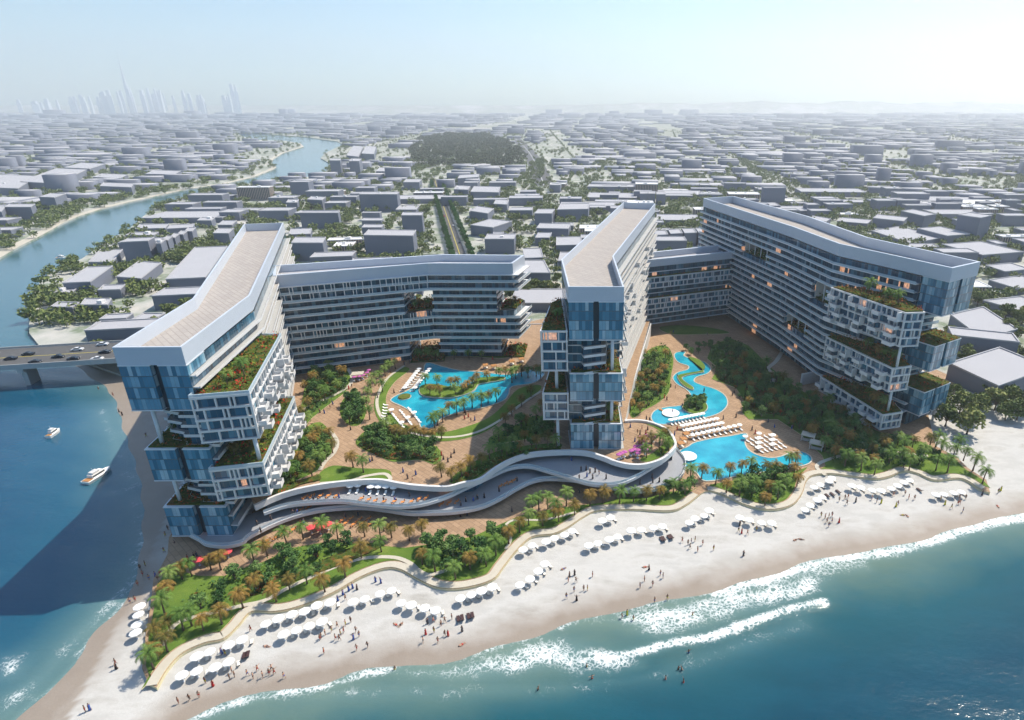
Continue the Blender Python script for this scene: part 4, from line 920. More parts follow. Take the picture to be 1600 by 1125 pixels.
pxl([(665,603),(683,604),(704,607),(716,606),(730,610),(740,605),(745,598),(672,618),(688,620),(712,618),(724,614),(762,596),(780,592),(790,588)], 10.3, 'palm island of the lagoon pool', .6, .95)
pxl([(702,648),(714,648),(726,645),(738,637),(752,636),(763,630),(776,628),(800,598),(806,592),(815,588),(825,590),(838,588),(845,594),(684,664),(692,660),(680,672)], 10.1, 'southern edge of the lagoon pool', .25, 1.0)
pxl([(606,678),(618,684),(625,688),(635,690),(650,686),(663,688),(676,690),(690,686)], 10.2, 'curved path round the lagoon pool', .65, .95)
pxl([(586,602),(594,595),(602,588),(610,582),(618,576),(580,612),(576,625),(598,612),(575,640),(578,655)], 10.2, 'planted edge west of the lagoon pool', .1, .9)
pxl([(690,745),(706,752),(722,745),(736,736),(752,728),(480,668),(500,690),(510,718),(520,708),(552,730),(568,738),(484,640),(492,700),(502,728),(476,706),(468,730),(455,750),(488,745),(516,690),(470,655),(480,612),(492,600),(520,600),(536,590),(528,612),(508,626)], 10.2, 'western garden on the raised deck', .7, 1.0)
pxl([(1002,742-40),(1018,698),(1030,700),(1040,690),(1045,706),(1010,715)], 10.2, 'rim of the magenta parasol terrace', .6, .95)
pxl([(993,590),(1000,598),(1012,590),(1020,600),(1028,592),(1036,586),(990,610),(1003,615),(1022,618),(1034,610),(992,628),(1012,632),(985,640),(1000,645),(1030,575),(1040,560),(1020,560),(1005,560)], 1.8, 'garden west of the winding pool', .75, .95)
pxl([(780,690),(800,700),(820,690),(838,700),(856,696),(870,700),(792,712),(812,706),(765,716),(845,640),(838,655),(830,620),(815,635),(800,650),(790,664),(822,665)], 10.2, 'shaded garden beside the middle tower', .5, .9)
R2 = random.Random(9)
def grove(ring_px, z, gap, kind, zone, avoid=(), dens=1., sc=(.85, 1.15), br=.5, out=PALMS):
    for q in scatter(PP(ring_px, z), gap * .74, R2, avoid=avoid):
        if R2.random() > min(1, dens * 1.25): continue
        if kind == 'palm': pl(q[0], q[1], z, R2.uniform(*sc), R2.random() < br, zone)
        else: GT.append((q[0], q[1], z, R2.uniform(*sc), kind, zone))
GT = []
grove([(1140,545),(1200,580),(1245,612),(1300,640),(1370,682),(1430,700),(1440,728),(1310,728),(1290,712),(1250,678),(1215,652),(1172,650),(1160,640),(1165,610),(1130,595),(1125,560)], 1.8, 6.2, 'palm', 'shaded garden below the eastern tower', dens=.62, br=.7)
grove([(1140,545),(1200,580),(1245,612),(1300,640),(1370,682),(1430,700),(1440,728),(1310,728),(1290,712),(1250,678),(1215,652),(1172,650),(1160,640),(1165,610),(1130,595),(1125,560)], 1.8, 5.6, 'tree', 'shaded garden below the eastern tower', dens=.8)
grove([(300,930),(350,905),(400,885),(440,860),(520,845),(560,855),(520,885),(470,905),(420,925),(360,945),(300,960),(262,975)], 1.8, 4.6, 'tree', 'park below the western tower', dens=.65, sc=(.65, 1.05))
grove([(300,930),(350,905),(400,885),(440,860),(520,845),(560,855),(520,885),(470,905),(420,925),(360,945),(300,960),(262,975)], 1.8, 6.5, 'palm', 'park below the western tower', dens=.6, br=.45)
grove([(650,880),(668,850),(700,848),(745,842),(790,832),(780,860),(750,885),(720,905),(690,900)], 1.8, 4.3, 'tree', 'park below the curved terraces', dens=.8, sc=(.75, 1.15))
grove([(650,880),(700,850),(745,845),(790,835),(780,860),(750,885),(720,905),(690,900)], 1.8, 7, 'palm', 'park below the curved terraces', dens=.6, br=.5)
grove([(1150,765),(1175,748),(1215,742),(1235,745),(1230,770),(1205,785),(1165,780)], 1.8, 4.2, 'tree', 'grove below the bright pool', dens=.7)
grove([(1030,768),(1060,762),(1088,760),(1080,775),(1040,782)], 1.8, 3.6, 'tree', 'strip between podium and sand', dens=.8, sc=(.7, 1))
grove([(484,590),(515,576),(540,580),(545,600),(510,630),(484,650)], 10.2, 5, 'tree', 'north-western corner of the raised garden', dens=.7)
grove([(476,680),(510,672),(518,700),(490,735),(450,765),(432,765),(450,720)], 10.2, 5, 'tree', 'slope garden along the western tower', dens=.6, sc=(.7, 1.1))
grove([(536,632),(560,618),(570,640),(560,662),(542,662)], 10.2, 3.6, 'tree', 'planted round in the raised plaza', dens=1)
grove([(562,690),(585,672),(640,682),(685,702),(680,718),(640,718),(590,708)], 10.2, 4.2, 'tree', 'flower bed south of the lagoon pool', dens=.75, sc=(.65, 1.05))
grove([(770,690),(830,655),(860,665),(862,690),(800,710),(740,735),(760,715)], 10.2, 5, 'tree', 'shaded garden beside the middle tower', dens=.6, sc=(.7, 1.1))
grove([(985,580),(1030,560),(1045,580),(1035,615),(1000,640),(982,640)], 1.8, 4.6, 'tree', 'garden west of the winding pool', dens=.6, sc=(.7, 1.05))
grove([(1040,548),(1080,545),(1130,535),(1160,545),(1140,565),(1090,555)], 1.8, 5.5, 'tree', 'shaded garden below the bridging wing', dens=.7, sc=(.6, .9))
grove([(1072,640),(1100,640),(1096,630),(1078,628)], 2.3, 3.2, 'tree', 'round island of the winding pool', dens=1, sc=(.7, 1.0))
grove([(1046,690),(1040,700),(1030,710),(1050,700)], 10.2, 2.5, 'shrub', 'rim of the magenta parasol terrace', dens=.9)
grove([(1440,700),(1470,705),(1500,720),(1520,740),(1490,740),(1450,735),(1400,735)], 1.8, 7, 'tree', 'lawn at the park eastern tip', dens=.3, sc=(.5, .8))
for ring_px, z, zone in (([(484,590),(545,578),(545,600),(480,655)], 10.2, 'north-western corner of the raised garden'), ([(470,690),(515,680),(515,710),(450,765),(430,770)], 10.2, 'slope garden along the western tower'), ([(562,692),(590,672),(685,702),(682,720),(600,712)], 10.2, 'flower bed south of the lagoon pool'),
                         ([(720,745),(780,715),(870,698),(866,706),(790,722),(730,754)], 10.2, 'hedge bed behind the white podium rim'), ([(300,935),(380,905),(450,880),(520,860),(470,905),(360,945)], 1.8, 'park below the western tower'), ([(990,590),(1035,570),(1035,610),(990,635)], 1.8, 'garden west of the winding pool'),
                         ([(1120,570),(1200,590),(1290,650),(1300,715),(1220,650),(1165,640)], 1.8, 'shaded garden below the eastern tower')):
    grove(ring_px, z, 3.2, 'shrub', zone, dens=.45, sc=(.7, 1.1))

def far_from(x, y, lst, d): return all((x - q[0]) ** 2 + (y - q[1]) ** 2 > d * d for q in lst)
print('PALMS', len(PALMS), 'GT', len(GT))
PALMS2 = []
for q in PALMS:
    if far_from(q[0], q[1], [w_ for w_ in PALMS2 if abs(w_[2] - q[2]) < 6], 1.6): PALMS2.append(q)
for i, (x, y, z, s, br, zone) in enumerate(PALMS2[:300]):
    o = place((PP_B if br else PP_G)[R2.randrange(2 if br else 3)], (x, y, z - .05), R2.uniform(0, 6.28), s * 1.06)
    reg(o, 'bronze-leaved palm,' if br else 'green feathery palm,', zone, 'palm tree', 'palms in the hotel grounds')
for x, y, z, s, k, zone in GT:
    if k == 'tree' and not far_from(x, y, [q for q in PALMS2 if abs(q[2] - z) < 3], 1.5): continue
    if k == 'tree': o = place(PT_G[R2.randrange(3)], (x, y, z - .05), R2.uniform(0, 6.28), s * .95); reg(o, 'rounded green broadleaf tree,', zone, 'tree', 'broadleaf trees in the hotel gardens')
    else:
        b = R2.random() < .5; o = place(BU[1 if b else 0], (x, y, z - .05), R2.uniform(0, 6.28), s); reg(o, 'low red-flecked flowering shrub,' if b else 'low green shrub,', zone, 'shrub', 'shrubs in the hotel gardens')
def groundbed(pts, z, h, mat, label, seed, dens=2.5):
    o = leafbed(spline(PP(pts, z), 3), z - .1, h, mat, None, 'flower_bed', dens, seed, .5); tag(o, label, 'flower bed', kind='stuff')
for i_, (k_, h_, mt_, lb_) in enumerate((('nw', 1.5, 'leaf_green', 'leafy undergrowth in the north-western corner of the raised garden'), ('w', 1.5, 'leaf_green', 'leafy undergrowth on the slope along the western tower'), ('c1', 1.3, 'leaf_green', 'leafy undergrowth of the planted round in the raised plaza'), ('s', 1.4, 'leaf_green', 'leafy undergrowth south of the lagoon pool'), ('e', 1.4, 'leaf_green', 'leafy undergrowth in the shade of the middle tower'), ('se', 1.2, 'leaf_green', 'leafy undergrowth along the podium rim'))):
    o = leafbed(offset(ccw(G[k_]), -.6), 10.0, h_, M[mt_], None, 'undergrowth', 4.5, 80 + i_, .75, .6); tag(o, lb_, 'undergrowth', kind='stuff')
for i_, (r_, lb_) in enumerate(((LAWN_D, 'leafy undergrowth west of the winding pool'), (PP([(1112,545),(1140,532),(1170,545),(1205,580),(1245,612),(1300,640),(1370,682),(1430,700),(1440,728),(1310,728),(1290,712),(1250,678),(1215,652),(1172,650),(1162,640),(1164,612),(1120,592),(1110,568)], 1.8), 'dark leafy undergrowth below the eastern tower'), (PP([(290,930),(350,905),(400,885),(440,862),(500,848),(540,858),(500,885),(455,908),(400,930),(330,948),(280,965)], 1.8), 'leafy undergrowth in the park below the western tower'), (PP([(655,880),(668,852),(745,845),(785,835),(775,862),(745,885),(720,900),(690,898)], 1.8), 'leafy undergrowth in the park below the terraces'), (PP([(1130,772),(1150,758),(1215,745),(1240,748),(1225,775),(1195,788),(1160,782)], 1.8), 'leafy undergrowth of the grove below the bright pool'))):
    o = leafbed(offset(ccw(spline(r_, 3)), -.5), 1.6, 1.5, M['leaf_green'], None, 'undergrowth', 3.2, 90 + i_, .85, .45); tag(o, lb_, 'undergrowth', kind='stuff')
groundbed([(562,694),(590,686),(650,698),(684,712),(678,722),(650,716),(610,718),(578,706)], 10.2, 1.0, M['bed'], 'red flowering bed edged by a pale kerb south of the lagoon pool', 61, 5)
groundbed([(712,750),(760,722),(820,704),(872,700),(868,705),(820,710),(775,727),(730,752)], 10.2, .9, M['bed'], 'red and green flower strip behind the white podium rim', 62, 5)
groundbed([(432,770),(450,757),(480,748),(498,742),(500,750),(470,757),(440,772),(405,786)], 10.2, .9, M['bed'], 'red flower strip at the foot of the western tower', 63, 5)
groundbed([(1125,560),(1150,556),(1180,575),(1176,596),(1140,600),(1118,586)], 1.8, 1.4, M['leaf_green'], 'shaded oval bed in the eastern garden', 64, 3)
groundbed([(1168,600),(1210,610),(1260,650),(1300,690),(1290,705),(1230,652),(1170,640)], 1.8, 1.2, M['bed_rust'], 'shaded russet planting above the pale garden kerb', 65, 2.4)
groundbed([(380,925),(430,900),(500,878),(560,852),(600,852),(540,880),(470,905),(400,930)], 1.8, .7, M['leaf_green'], 'dark hedge line through the park beside the garden path', 66, 2.2)
groundbed([(484,600),(520,582),(540,590),(500,625),(484,640)], 10.2, .9, M['bed_rust'], 'russet underplanting in the north-western garden corner', 67, 2.5)

# ================================================================ furniture
def canopy_mesh(r, mat, h=.55, zc_=2.3, n_=8, name='canopy'):
    mb = MB()
    for i in range(n_):
        a, b = 2 * math.pi * i / n_, 2 * math.pi * (i + 1) / n_; p, q = (r * math.cos(a), r * math.sin(a)), (r * math.cos(b), r * math.sin(b))
        mb.ngon([(*p, zc_), (*q, zc_), (0, 0, zc_ + h)]); mb.ngon([(*q, zc_ - .03), (*p, zc_ - .03), (0, 0, zc_ + h - .04)]); mb.quad((*p, zc_ - .2), (*q, zc_ - .2), (*q, zc_), (*p, zc_))
    return mb.mesh(name, mat)
mb = MB(); mb.tube([(0, 0, 0), (0, 0, 2.75)], .045, 6); mb.tube([(0, 0, 0), (0, 0, .12)], .3, 10); pole = mb.mesh('parasol_pole', M['steel'])
UMB = proto('beach_parasol', [('canopy', canopy_mesh(1.55, M['canvas']), []), ('pole', pole, [])])
UMR = proto('parasol', [('canopy', canopy_mesh(1.5, M['canvas_red']), []), ('pole', pole, [])])
UMP = proto('parasol', [('canopy', canopy_mesh(.95, M['canvas_pink'], .35), []), ('pole', pole, [])])
def lounger(mat, fm, name='sun_lounger'):
    mb = MB(); mb.box(.25, 0, .28, .4, 1.35, .66, 0); v = len(mb.v)
    mb.quad((-.42, -.33, .4), (-.42, .33, .4), (-1.0, .33, .85), (-1.0, -.33, .85)); mb.quad((-.42, .33, .32), (-.42, -.33, .32), (-1.05, -.33, .78), (-1.05, .33, .78)); mb.quad((-1.0, -.33, .85), (-1.0, .33, .85), (-1.05, .33, .78), (-1.05, -.33, .78))
    c = mb.mesh('lounger_cushion', mat); mb = MB()
    mb.box(.2, .3, .2, .28, 1.5, .06); mb.box(.2, -.3, .2, .28, 1.5, .06)
    lg = []
    fr = mb.mesh('lounger_frame', fm)
    for sx_, sy_ in ((-.4, .28), (-.4, -.28), (.85, .28), (.85, -.28)):
        m_ = MB(); m_.box(sx_, sy_, 0, .2, .07, .07); lg.append(('leg', m_.mesh('lounger_leg', fm), []))
    return proto(name, [('cushion', c, []), ('frame', fr, [])] + lg)
LG_W = lounger(M['canvas'], M['steel']); LG_B = lounger(M['umbfabric2'], M['wood']); LG_D = lounger(flat('dark_slats', (.06, .03, .03)), M['dark'])
def ground_z(x, y):
    i = int((y - 36) / 1.25); j = int((x + 330) / 1.25)
    return float(Z[i, j]) if 0 <= i < Z.shape[0] and 0 <= j < Z.shape[1] else 1.2
# beach parasols: canopy centres read from the photograph
BP = {'on the shaded western shore': [(216,943),(214,955),(212,971),(210,984)],
 'front rows, western beach end': [(282,1050),(305,1043),(334,1037),(355,1029),(306,1022),(326,1014),(356,1004),(377,996),(442,987),(462,980),(482,974),(502,968)],
 'back row below the beach path': [(414,971),(434,964),(455,957),(475,952),(494,943),(515,943-5)],
 'sand inside the path bend': [(551,937),(569,932),(593,924),(611,919),(626,938),(642,942),(663,946),(680,950)],
 'sand below the park promontory': [(719,931),(736,925),(752,920),(769,914),(812,910),(828,901),(841,889),(851,878)],
 'sand below the palm strip': [(817,856),(831,849),(853,844),(866,838),(882,833),(894,827),(941,812),(954,807),(920,850),(934,846),(952,841),(965,836)],
 'middle beach, east of the palm strip': [(986,827),(1002,825),(1021,822),(1035,820),(1077,814),(1086,808),(1100,803),(1108,796)],
 'sand below the palm grove': [(1156,806),(1171,809),(1190,813),(1206,814),(1258,793),(1266,787),(1277,779),(1285,774),(1272,759),(1282,755)],
 'eastern beach below the path': [(1331,757),(1345,760),(1363,763),(1377,764),(1393,760),(1403,756),(1413,751),(1422,747)],
 'far eastern end of the beach': [(1463,769),(1476,768),(1491,766),(1503,765),(1296,750),(1300,745)]}
for zone, pts in BP.items():
    for x, y in pts:
        X, Y = P(x, y, 3.5); zg = ground_z(X, Y)
        o = place(UMB, (X, Y, zg - .02), R2.uniform(0, .8), R2.uniform(.82, .95)); reg(o, 'white octagonal parasol,', zone, 'parasol', 'white beach parasols')
        o = place(LG_B, (X + 1.5, Y + .9, ground_z(X + 1.5, Y + .9)), R2.uniform(1.9, 2.3)); reg(o, 'sand-coloured lounger,', zone, 'sun lounger', 'loungers on the beach')
for zone, pts in {'sand below the promontory of the park': [(716,966),(722,964),(732,962),(738,960)], 'middle of the wide beach': [(1034,843),(1037,842),(1046,840),(1049,839)], 'eastern beach behind the bathers': [(1293,775),(1301,773),(1310,769)], 'western beach': [(381,1024),(386,1022)], 'open eastern sand': [(1437,765)]}.items():
    for x, y in pts: X, Y = P(x, y, 1.3); o = place(LG_D, (X, Y, ground_z(X, Y) + .02), 1.9, 1.25); reg(o, 'dark empty lounger,', zone, 'sun lounger', 'dark loungers on the sand')
def rowgrid(a, b, nx, c, ny, z, zone, ang, um=True, every=1, pr=None):
    for j in range(ny):
        for i in range(nx):
            x, y = a[0] + (b[0] - a[0]) * i / (nx - 1) + (c[0] - a[0]) * j / max(ny - 1, 1), a[1] + (b[1] - a[1]) * i / (nx - 1) + (c[1] - a[1]) * j / max(ny - 1, 1)
            X, Y = P(x, y, z); o = place(pr or LG_W, (X, Y, z), ang + R2.uniform(-.06, .06)); reg(o, 'white cushioned lounger,', zone, 'sun lounger', 'loungers round the pools')
            if um and (i + j) % every == 0: o = place(UMB, (X - 1.1 * math.cos(ang), Y - 1.1 * math.sin(ang) + .5, z), 0, .72); reg(o, 'small white pool parasol,', zone, 'parasol', 'white pool parasols')
rowgrid((628,612), (651,582), 9, (644,612), 2, 10.0, 'double row north-west of the lagoon pool', -2.9)
rowgrid((640,606), (661,582), 7, (640,606), 1, 10.0, 'short row beside the lagoon pool', -2.9, False)
rowgrid((614,648), (640,640), 3, (630,668), 6, 10.0, 'block south-west of the lagoon pool', -.7, True, 5)
rowgrid((603,634), (600,656), 6, (603,634), 1, 10.0, 'single file west of the lagoon pool', 0, False)
rowgrid((1050,664), (1100,654), 10, (1050,664), 1, 1.65, 'upper row between the eastern pools', -1.2)
rowgrid((1068,673), (1122,662), 9, (1076,680), 2, 1.65, 'middle rows between the eastern pools', -1.2)
rowgrid((1084,688), (1158,672), 10, (1084,688), 1, 1.65, 'front row at the bright pool', -1.2)
rowgrid((1168,690), (1204,682), 6, (1190,707), 4, 1.65, 'shaded block east of the bright pool', -.9, True, 3)
GZ = []
for (x, y, z, zone) in [(1068,692,1.65,'west of the bright pool'),(1072,684,1.65,'west of the bright pool'),(1064,699,1.65,'west of the bright pool'),(759,576,10,'north edge of the lagoon pool'),(772,577,10,'north edge of the lagoon pool'),(800,570,10,'north edge of the lagoon pool'),(815,566,10,'north edge of the lagoon pool')]:
    X, Y = P(x, y, z); r = empty('cabana', (X, Y, z), .3)
    m_ = MB(); m_.box(0, 0, 1.9, 2.05, 2.4, 2.4); c_ = child('roof', m_.mesh('cabana_roof', M['wood']), r); m_ = MB(); m_.box(0, 0, .3, .55, 1.9, 1.7); child('daybed', m_.mesh('daybed', M['umbfabric2']), r)
    for a in (-1, 1):
        for b in (-1, 1): m_ = MB(); m_.box(a * 1.1, b * 1.1, 0, 1.9, .1, .1); child('post', m_.mesh('cabana_post', M['wood']), r)
    reg(r, 'flat-roofed teak cabana,', zone, 'cabana', 'teak cabanas')
for (x, y, z, zone, lab) in [(560,592,10,'', 'small white kiosk beside the courtyard garden at the north-western wing'), (1262,688,1.65,'', 'pale open pavilion in the shaded eastern garden, the nearer to the pool'), (1275,701,1.65,'', 'pale open pavilion in the shaded eastern garden, the one beside the path')]:
    X, Y = P(x, y, z); r = tag(empty('kiosk', (X, Y, z), .2 if z == 10 else -.5), lab, 'kiosk')
    m_ = MB(); m_.box(0, 0, 2.5, 2.75, 5.0, 3.6); child('roof', m_.mesh('kiosk_roof', M['pave_white']), r); m_ = MB(); m_.box(0, -.6, 0, 1.0, 3.8, .5); child('counter', m_.mesh('kiosk_counter', M['concrete']), r)
    for a in (-1, 1):
        for b in (-1, 1): m_ = MB(); m_.box(a * 2.2, b * 1.5, 0, 2.5, .2, .2); child('post', m_.mesh('kiosk_post', M['white']), r)
def tableset(mat):
    m_ = MB(); m_.tube([(0, 0, .7), (0, 0, .75)], .55, 12); top = m_.mesh('table_top', mat); m_ = MB(); m_.tube([(0, 0, 0), (0, 0, .7)], .06, 6); ped = m_.mesh('table_leg', M['steel']); pts = [('table_top', top, []), ('leg', ped, [])]
    return proto('cafe_table', pts)
def chair(mat):
    m_ = MB(); m_.box(0, 0, .4, .46, .5, .5); s_ = m_.mesh('chair_seat', mat); m_ = MB(); m_.box(-.24, 0, .46, .95, .06, .5); b_ = m_.mesh('chair_back', mat); ps = [('seat', s_, []), ('backrest', b_, [])]
    for a, b in ((-.2, -.2), (.2, -.2), (-.2, .2), (.2, .2)): m_ = MB(); m_.box(a, b, 0, .4, .05, .05); ps.append(('leg', m_.mesh('chair_leg', M['steel']), []))
    return proto('cafe_chair', ps)
M['orange'] = flat('orange_lacquer', (.62, .24, .07), .6, .3)
TB, CH = tableset(M['orange']), chair(M['orange']); TW = tableset(M['canvas'])
def cafe(pts, z, zone, ch=2, t=TB, um=None):
    for x, y in pts:
        X, Y = P(x, y, z); o = place(t, (X, Y, z)); reg(o, 'round orange cafe table,' if t is TB else 'round white cafe table,', zone, 'cafe table', 'cafe tables')
        for k in range(ch): a = 1.2 + k * 3.14; o = place(CH, (X + .85 * math.cos(a), Y + .85 * math.sin(a), z), a + math.pi); reg(o, 'orange cafe chair,', zone, 'cafe chair', 'cafe chairs')
        if um: o = place(um, (X + .2, Y + .5, z)); reg(o, 'magenta parasol,' if um is UMP else 'red parasol,', zone, 'parasol', 'coloured parasols')
cafe([(477,779),(488,777),(501,777),(513,777),(526,777),(565,781),(576,783),(616,786),(629,787),(643,786),(655,782),(666,780),(586,785),(600,786)], 7.02, 'upper podium terrace')
cafe([(470,799),(483,795),(690,790),(702,788),(714,786),(790,758),(797,756),(803,753),(782,762)], 4.02, 'lower podium terrace')
cafe([(405,852),(418,847),(431,842),(442,836),(458,830),(404,858),(418,854),(390,862),(528,822),(540,820),(552,822),(565,821),(578,821),(590,822),(535,815),(548,813),(562,814),(576,813)], 1.65, 'promenade below the terraces')
cafe([(1001,692),(1010,690),(1004,697),(998,701),(1008,702),(1000,706),(992,707),(990,712),(996,713),(985,714),(975,716),(970,718),(966,720),(1020,692),(1008,712),(996,718)], 10.02, 'magenta parasol terrace', 1, TW, UMP)
cafe([(553,597),(561,596),(567,594),(573,590),(576,586)], 10.02, 'north-western courtyard', 1, TW, UMP)
for x, y in [(485,822),(497,815),(499,823),(511,817)]: X, Y = P(x, y, 4.2); o = place(UMR, (X, Y, 1.64), 0, .95); reg(o, 'bright red parasol,', 'sunny promenade below the terraces', 'parasol', 'red parasols')
for x, y in [(309,872),(324,869),(339,864),(354,860)]: X, Y = P(x, y, 4.2); o = place(UMR, (X, Y, 1.64), 0, .95); reg(o, 'dark red parasol,', 'shade at the foot of the western tower', 'parasol', 'red parasols')
for x, y in [(548,757),(560,756),(580,758),(592,758),(604,758),(616,759)]:
    X, Y = P(x, y, 9.0); o = place(UMB, (X, Y - .4, 7.02), 0, .85); reg(o, 'white parasol,', 'upper podium terrace', 'parasol', 'terrace parasols'); o = place(LG_W, (X, Y - 2.0, 7.02), -1.57); reg(o, 'white lounger,', 'upper podium terrace', 'sun lounger', 'terrace loungers')

# ================================================================ people
def body_mesh(pose):
    V = {'pel': (0, 0, .95), 'ch': (0, 0, 1.32), 'nk': (0, 0, 1.48), 'hd': (.02, 0, 1.60), 'ht': (.02, 0, 1.72)}
    if pose == 'stand': V.update(hl=(0, .09, .9), kl=(.03, .1, .5), fl=(0, .1, .08), tl=(.14, .11, .04), hr=(0, -.09, .9), kr=(.03, -.1, .5), fr=(0, -.1, .08), tr=(.14, -.11, .04), sl=(0, .19, 1.4), el=(-.03, .25, 1.13), wl=(.06, .27, .88), ml=(.09, .27, .78), sr=(0, -.19, 1.4), er=(-.03, -.25, 1.13), wr=(.06, -.27, .88), mr=(.09, -.27, .78))
    if pose == 'walk': V.update(hl=(0, .09, .9), kl=(.2, .1, .52), fl=(.27, .1, .1), tl=(.4, .1, .08), hr=(0, -.09, .9), kr=(-.06, -.1, .5), fr=(-.3, -.1, .14), tr=(-.2, -.1, .05), sl=(0, .19, 1.4), el=(-.14, .25, 1.15), wl=(-.1, .27, .9), ml=(-.07, .27, .8), sr=(0, -.19, 1.4), er=(.1, -.25, 1.15), wr=(.28, -.24, 1.0), mr=(.36, -.23, .96))
    if pose == 'wave': V.update(hl=(0, .1, .9), kl=(.04, .2, .5), fl=(0, .28, .08), tl=(.14, .3, .04), hr=(0, -.1, .9), kr=(.04, -.2, .5), fr=(0, -.28, .08), tr=(.14, -.3, .04), sl=(0, .19, 1.4), el=(.05, .42, 1.5), wl=(.08, .5, 1.74), ml=(.08, .52, 1.84), sr=(0, -.19, 1.4), er=(.02, -.44, 1.34), wr=(.06, -.66, 1.4), mr=(.07, -.76, 1.44))
    if pose == 'sit': V = {k: (a - .0, b, c_ - .78) for k, (a, b, c_) in V.items()}; V.update(hl=(.03, .09, .15), kl=(.42, .14, .42), fl=(.66, .12, .08), tl=(.8, .12, .05), hr=(.03, -.09, .15), kr=(.42, -.14, .42), fr=(.66, -.12, .08), tr=(.8, -.12, .05), sl=(0, .19, .62), el=(-.16, .25, .38), wl=(-.22, .26, .12), ml=(-.25, .27, .04), sr=(0, -.19, .62), er=(.14, -.24, .42), wr=(.35, -.16, .45), mr=(.44, -.14, .46))
    if pose == 'lie':
        st = body_pts['stand']; V = {k: (c_ - .95, b * 1.25, .14 - a * .3 + (.02 if k in ('hd', 'ht') else 0)) for k, (a, b, c_) in st.items()}
    body_pts[pose] = dict(V)
    RD = dict(pel=.135, ch=.15, nk=.062, hd=.098, ht=.07, hl=.095, kl=.062, fl=.042, tl=.03, hr=.095, kr=.062, fr=.042, tr=.03, sl=.065, el=.046, wl=.032, ml=.026, sr=.065, er=.046, wr=.032, mr=.026)
    Eg = [('pel','ch'),('ch','nk'),('nk','hd'),('hd','ht'),('pel','hl'),('hl','kl'),('kl','fl'),('fl','tl'),('pel','hr'),('hr','kr'),('kr','fr'),('fr','tr'),('ch','sl'),('sl','el'),('el','wl'),('wl','ml'),('ch','sr'),('sr','er'),('er','wr'),('wr','mr')]
    ks = list(V); me = D.meshes.new('person_body'); me.from_pydata([V[k] for k in ks], [(ks.index(a), ks.index(b)) for a, b in Eg], [])
    o = D.objects.new('t', me); COL.objects.link(o); md = o.modifiers.new('s', 'SKIN')
    for i, k in enumerate(ks): me.skin_vertices[0].data[i].radius = (RD[k], RD[k]); me.skin_vertices[0].data[i].use_root = (k == 'pel')
    md.use_smooth_shade = True; s_ = o.modifiers.new('u', 'SUBSURF'); s_.levels = 1
    bpy.context.view_layer.update(); dg = bpy.context.evaluated_depsgraph_get(); m2 = D.meshes.new_from_object(o.evaluated_get(dg)); m2.materials.clear(); m2.materials.append(M['skin']); D.objects.remove(o); m2.name = 'person_body'; return m2
body_pts = {}
def part_tube(V, ks, rr, name):
    m_ = MB(); m_.tube([V[k] if isinstance(k, str) else k for k in ks], rr, 8); return m_.mesh(name, M['tint'], True)
BODIES = {}
for ps in ('stand', 'walk', 'wave', 'sit', 'lie'):
    b_ = body_mesh(ps); V = body_pts[ps]; up = Vector(V['ch']) - Vector(V['pel']); dn2 = tuple(Vector(V['pel']) - up * .32)
    m_ = MB(); m_.tube([tuple(Vector(V['pel']) + up * .12), V['pel'], tuple(Vector(V['pel']) - up * .22)], [.15, .16, .14], 9)
    for k in 'lr': m_.tube([V['h' + k], tuple(Vector(V['h' + k]).lerp(Vector(V['k' + k]), .55))], [.11, .1], 8)
    sho = m_.mesh('shorts', M['tint'], True)
    rob = part_tube(V, [tuple(Vector(V['ch']) + up * .28), 'ch', 'pel', tuple((Vector(V['kl']) + Vector(V['kr'])) / 2), tuple((Vector(V['fl']) + Vector(V['fr'])) / 2)] if ps in ('stand', 'walk', 'wave') else [tuple(Vector(V['ch']) + up * .28), 'ch', 'pel'], [.1, .2, .19, .22, .27] if ps in ('stand', 'walk', 'wave') else [.1, .19, .17], 'robe')
    hc = Vector(V['hd']).lerp(Vector(V['ht']), .55); m_ = MB(); m_.tube([tuple(hc - Vector((.04, 0, 0)) * 0 + Vector((-.02, 0, -.05))), tuple(hc + Vector((-.02, 0, .03))), tuple(hc + Vector((-.015, 0, .1)))], [.105, .112, .05], 8); hair = m_.mesh('hair', M['tint'], True)
    BODIES[ps] = (b_, sho, rob, hair)
SK = [(.42, .22, .14), (.50, .28, .19), (.30, .16, .10), (.22, .11, .07)]
CLO = {'red': (.5, .03, .03), 'black': (.02, .02, .025), 'blue': (.04, .10, .35), 'yellow': (.55, .50, .05), 'white': (.75, .73, .7), 'dark grey': (.07, .07, .08)}
POSW = {'stand': 'standing', 'walk': 'walking', 'wave': 'waving both arms', 'sit': 'sitting', 'lie': 'lying'}
def person(x, y, z, pose, col, robe, zone, rz=None, s=1.15):
    b_, sho, rob, hair = BODIES[pose]; o = empty('person', (x, y, z), R2.uniform(0, 6.28) if rz is None else rz, s); sk = R2.choice(SK)
    c = child('body', b_, o, (*sk, 1)); child('robe' if robe else 'shorts', rob if robe else sho, o, (*CLO[col], 1)); child('hair', hair, o, (.03, .02, .015, 1))
    reg(o, 'person in %s%s %s,' % (col, ' clothes' if robe else ' swimwear', POSW[pose]), zone, 'person', 'people')
def crowd(pts, z, zone, robe=.2, poses=('stand', 'walk', 'walk', 'stand', 'wave'), cols=('red', 'black', 'blue', 'yellow', 'red', 'dark grey', 'black'), dz=0):
    for x, y in pts:
        X, Y = P(x, y, z if z is not None else 1.2); zz = z if z is not None else ground_z(X, Y)
        ps = R2.choice(poses)
        if R2.random() < .1: continue
        person(X, Y, zz + dz, ps, R2.choice(cols), R2.random() < robe and ps != 'lie', zone)
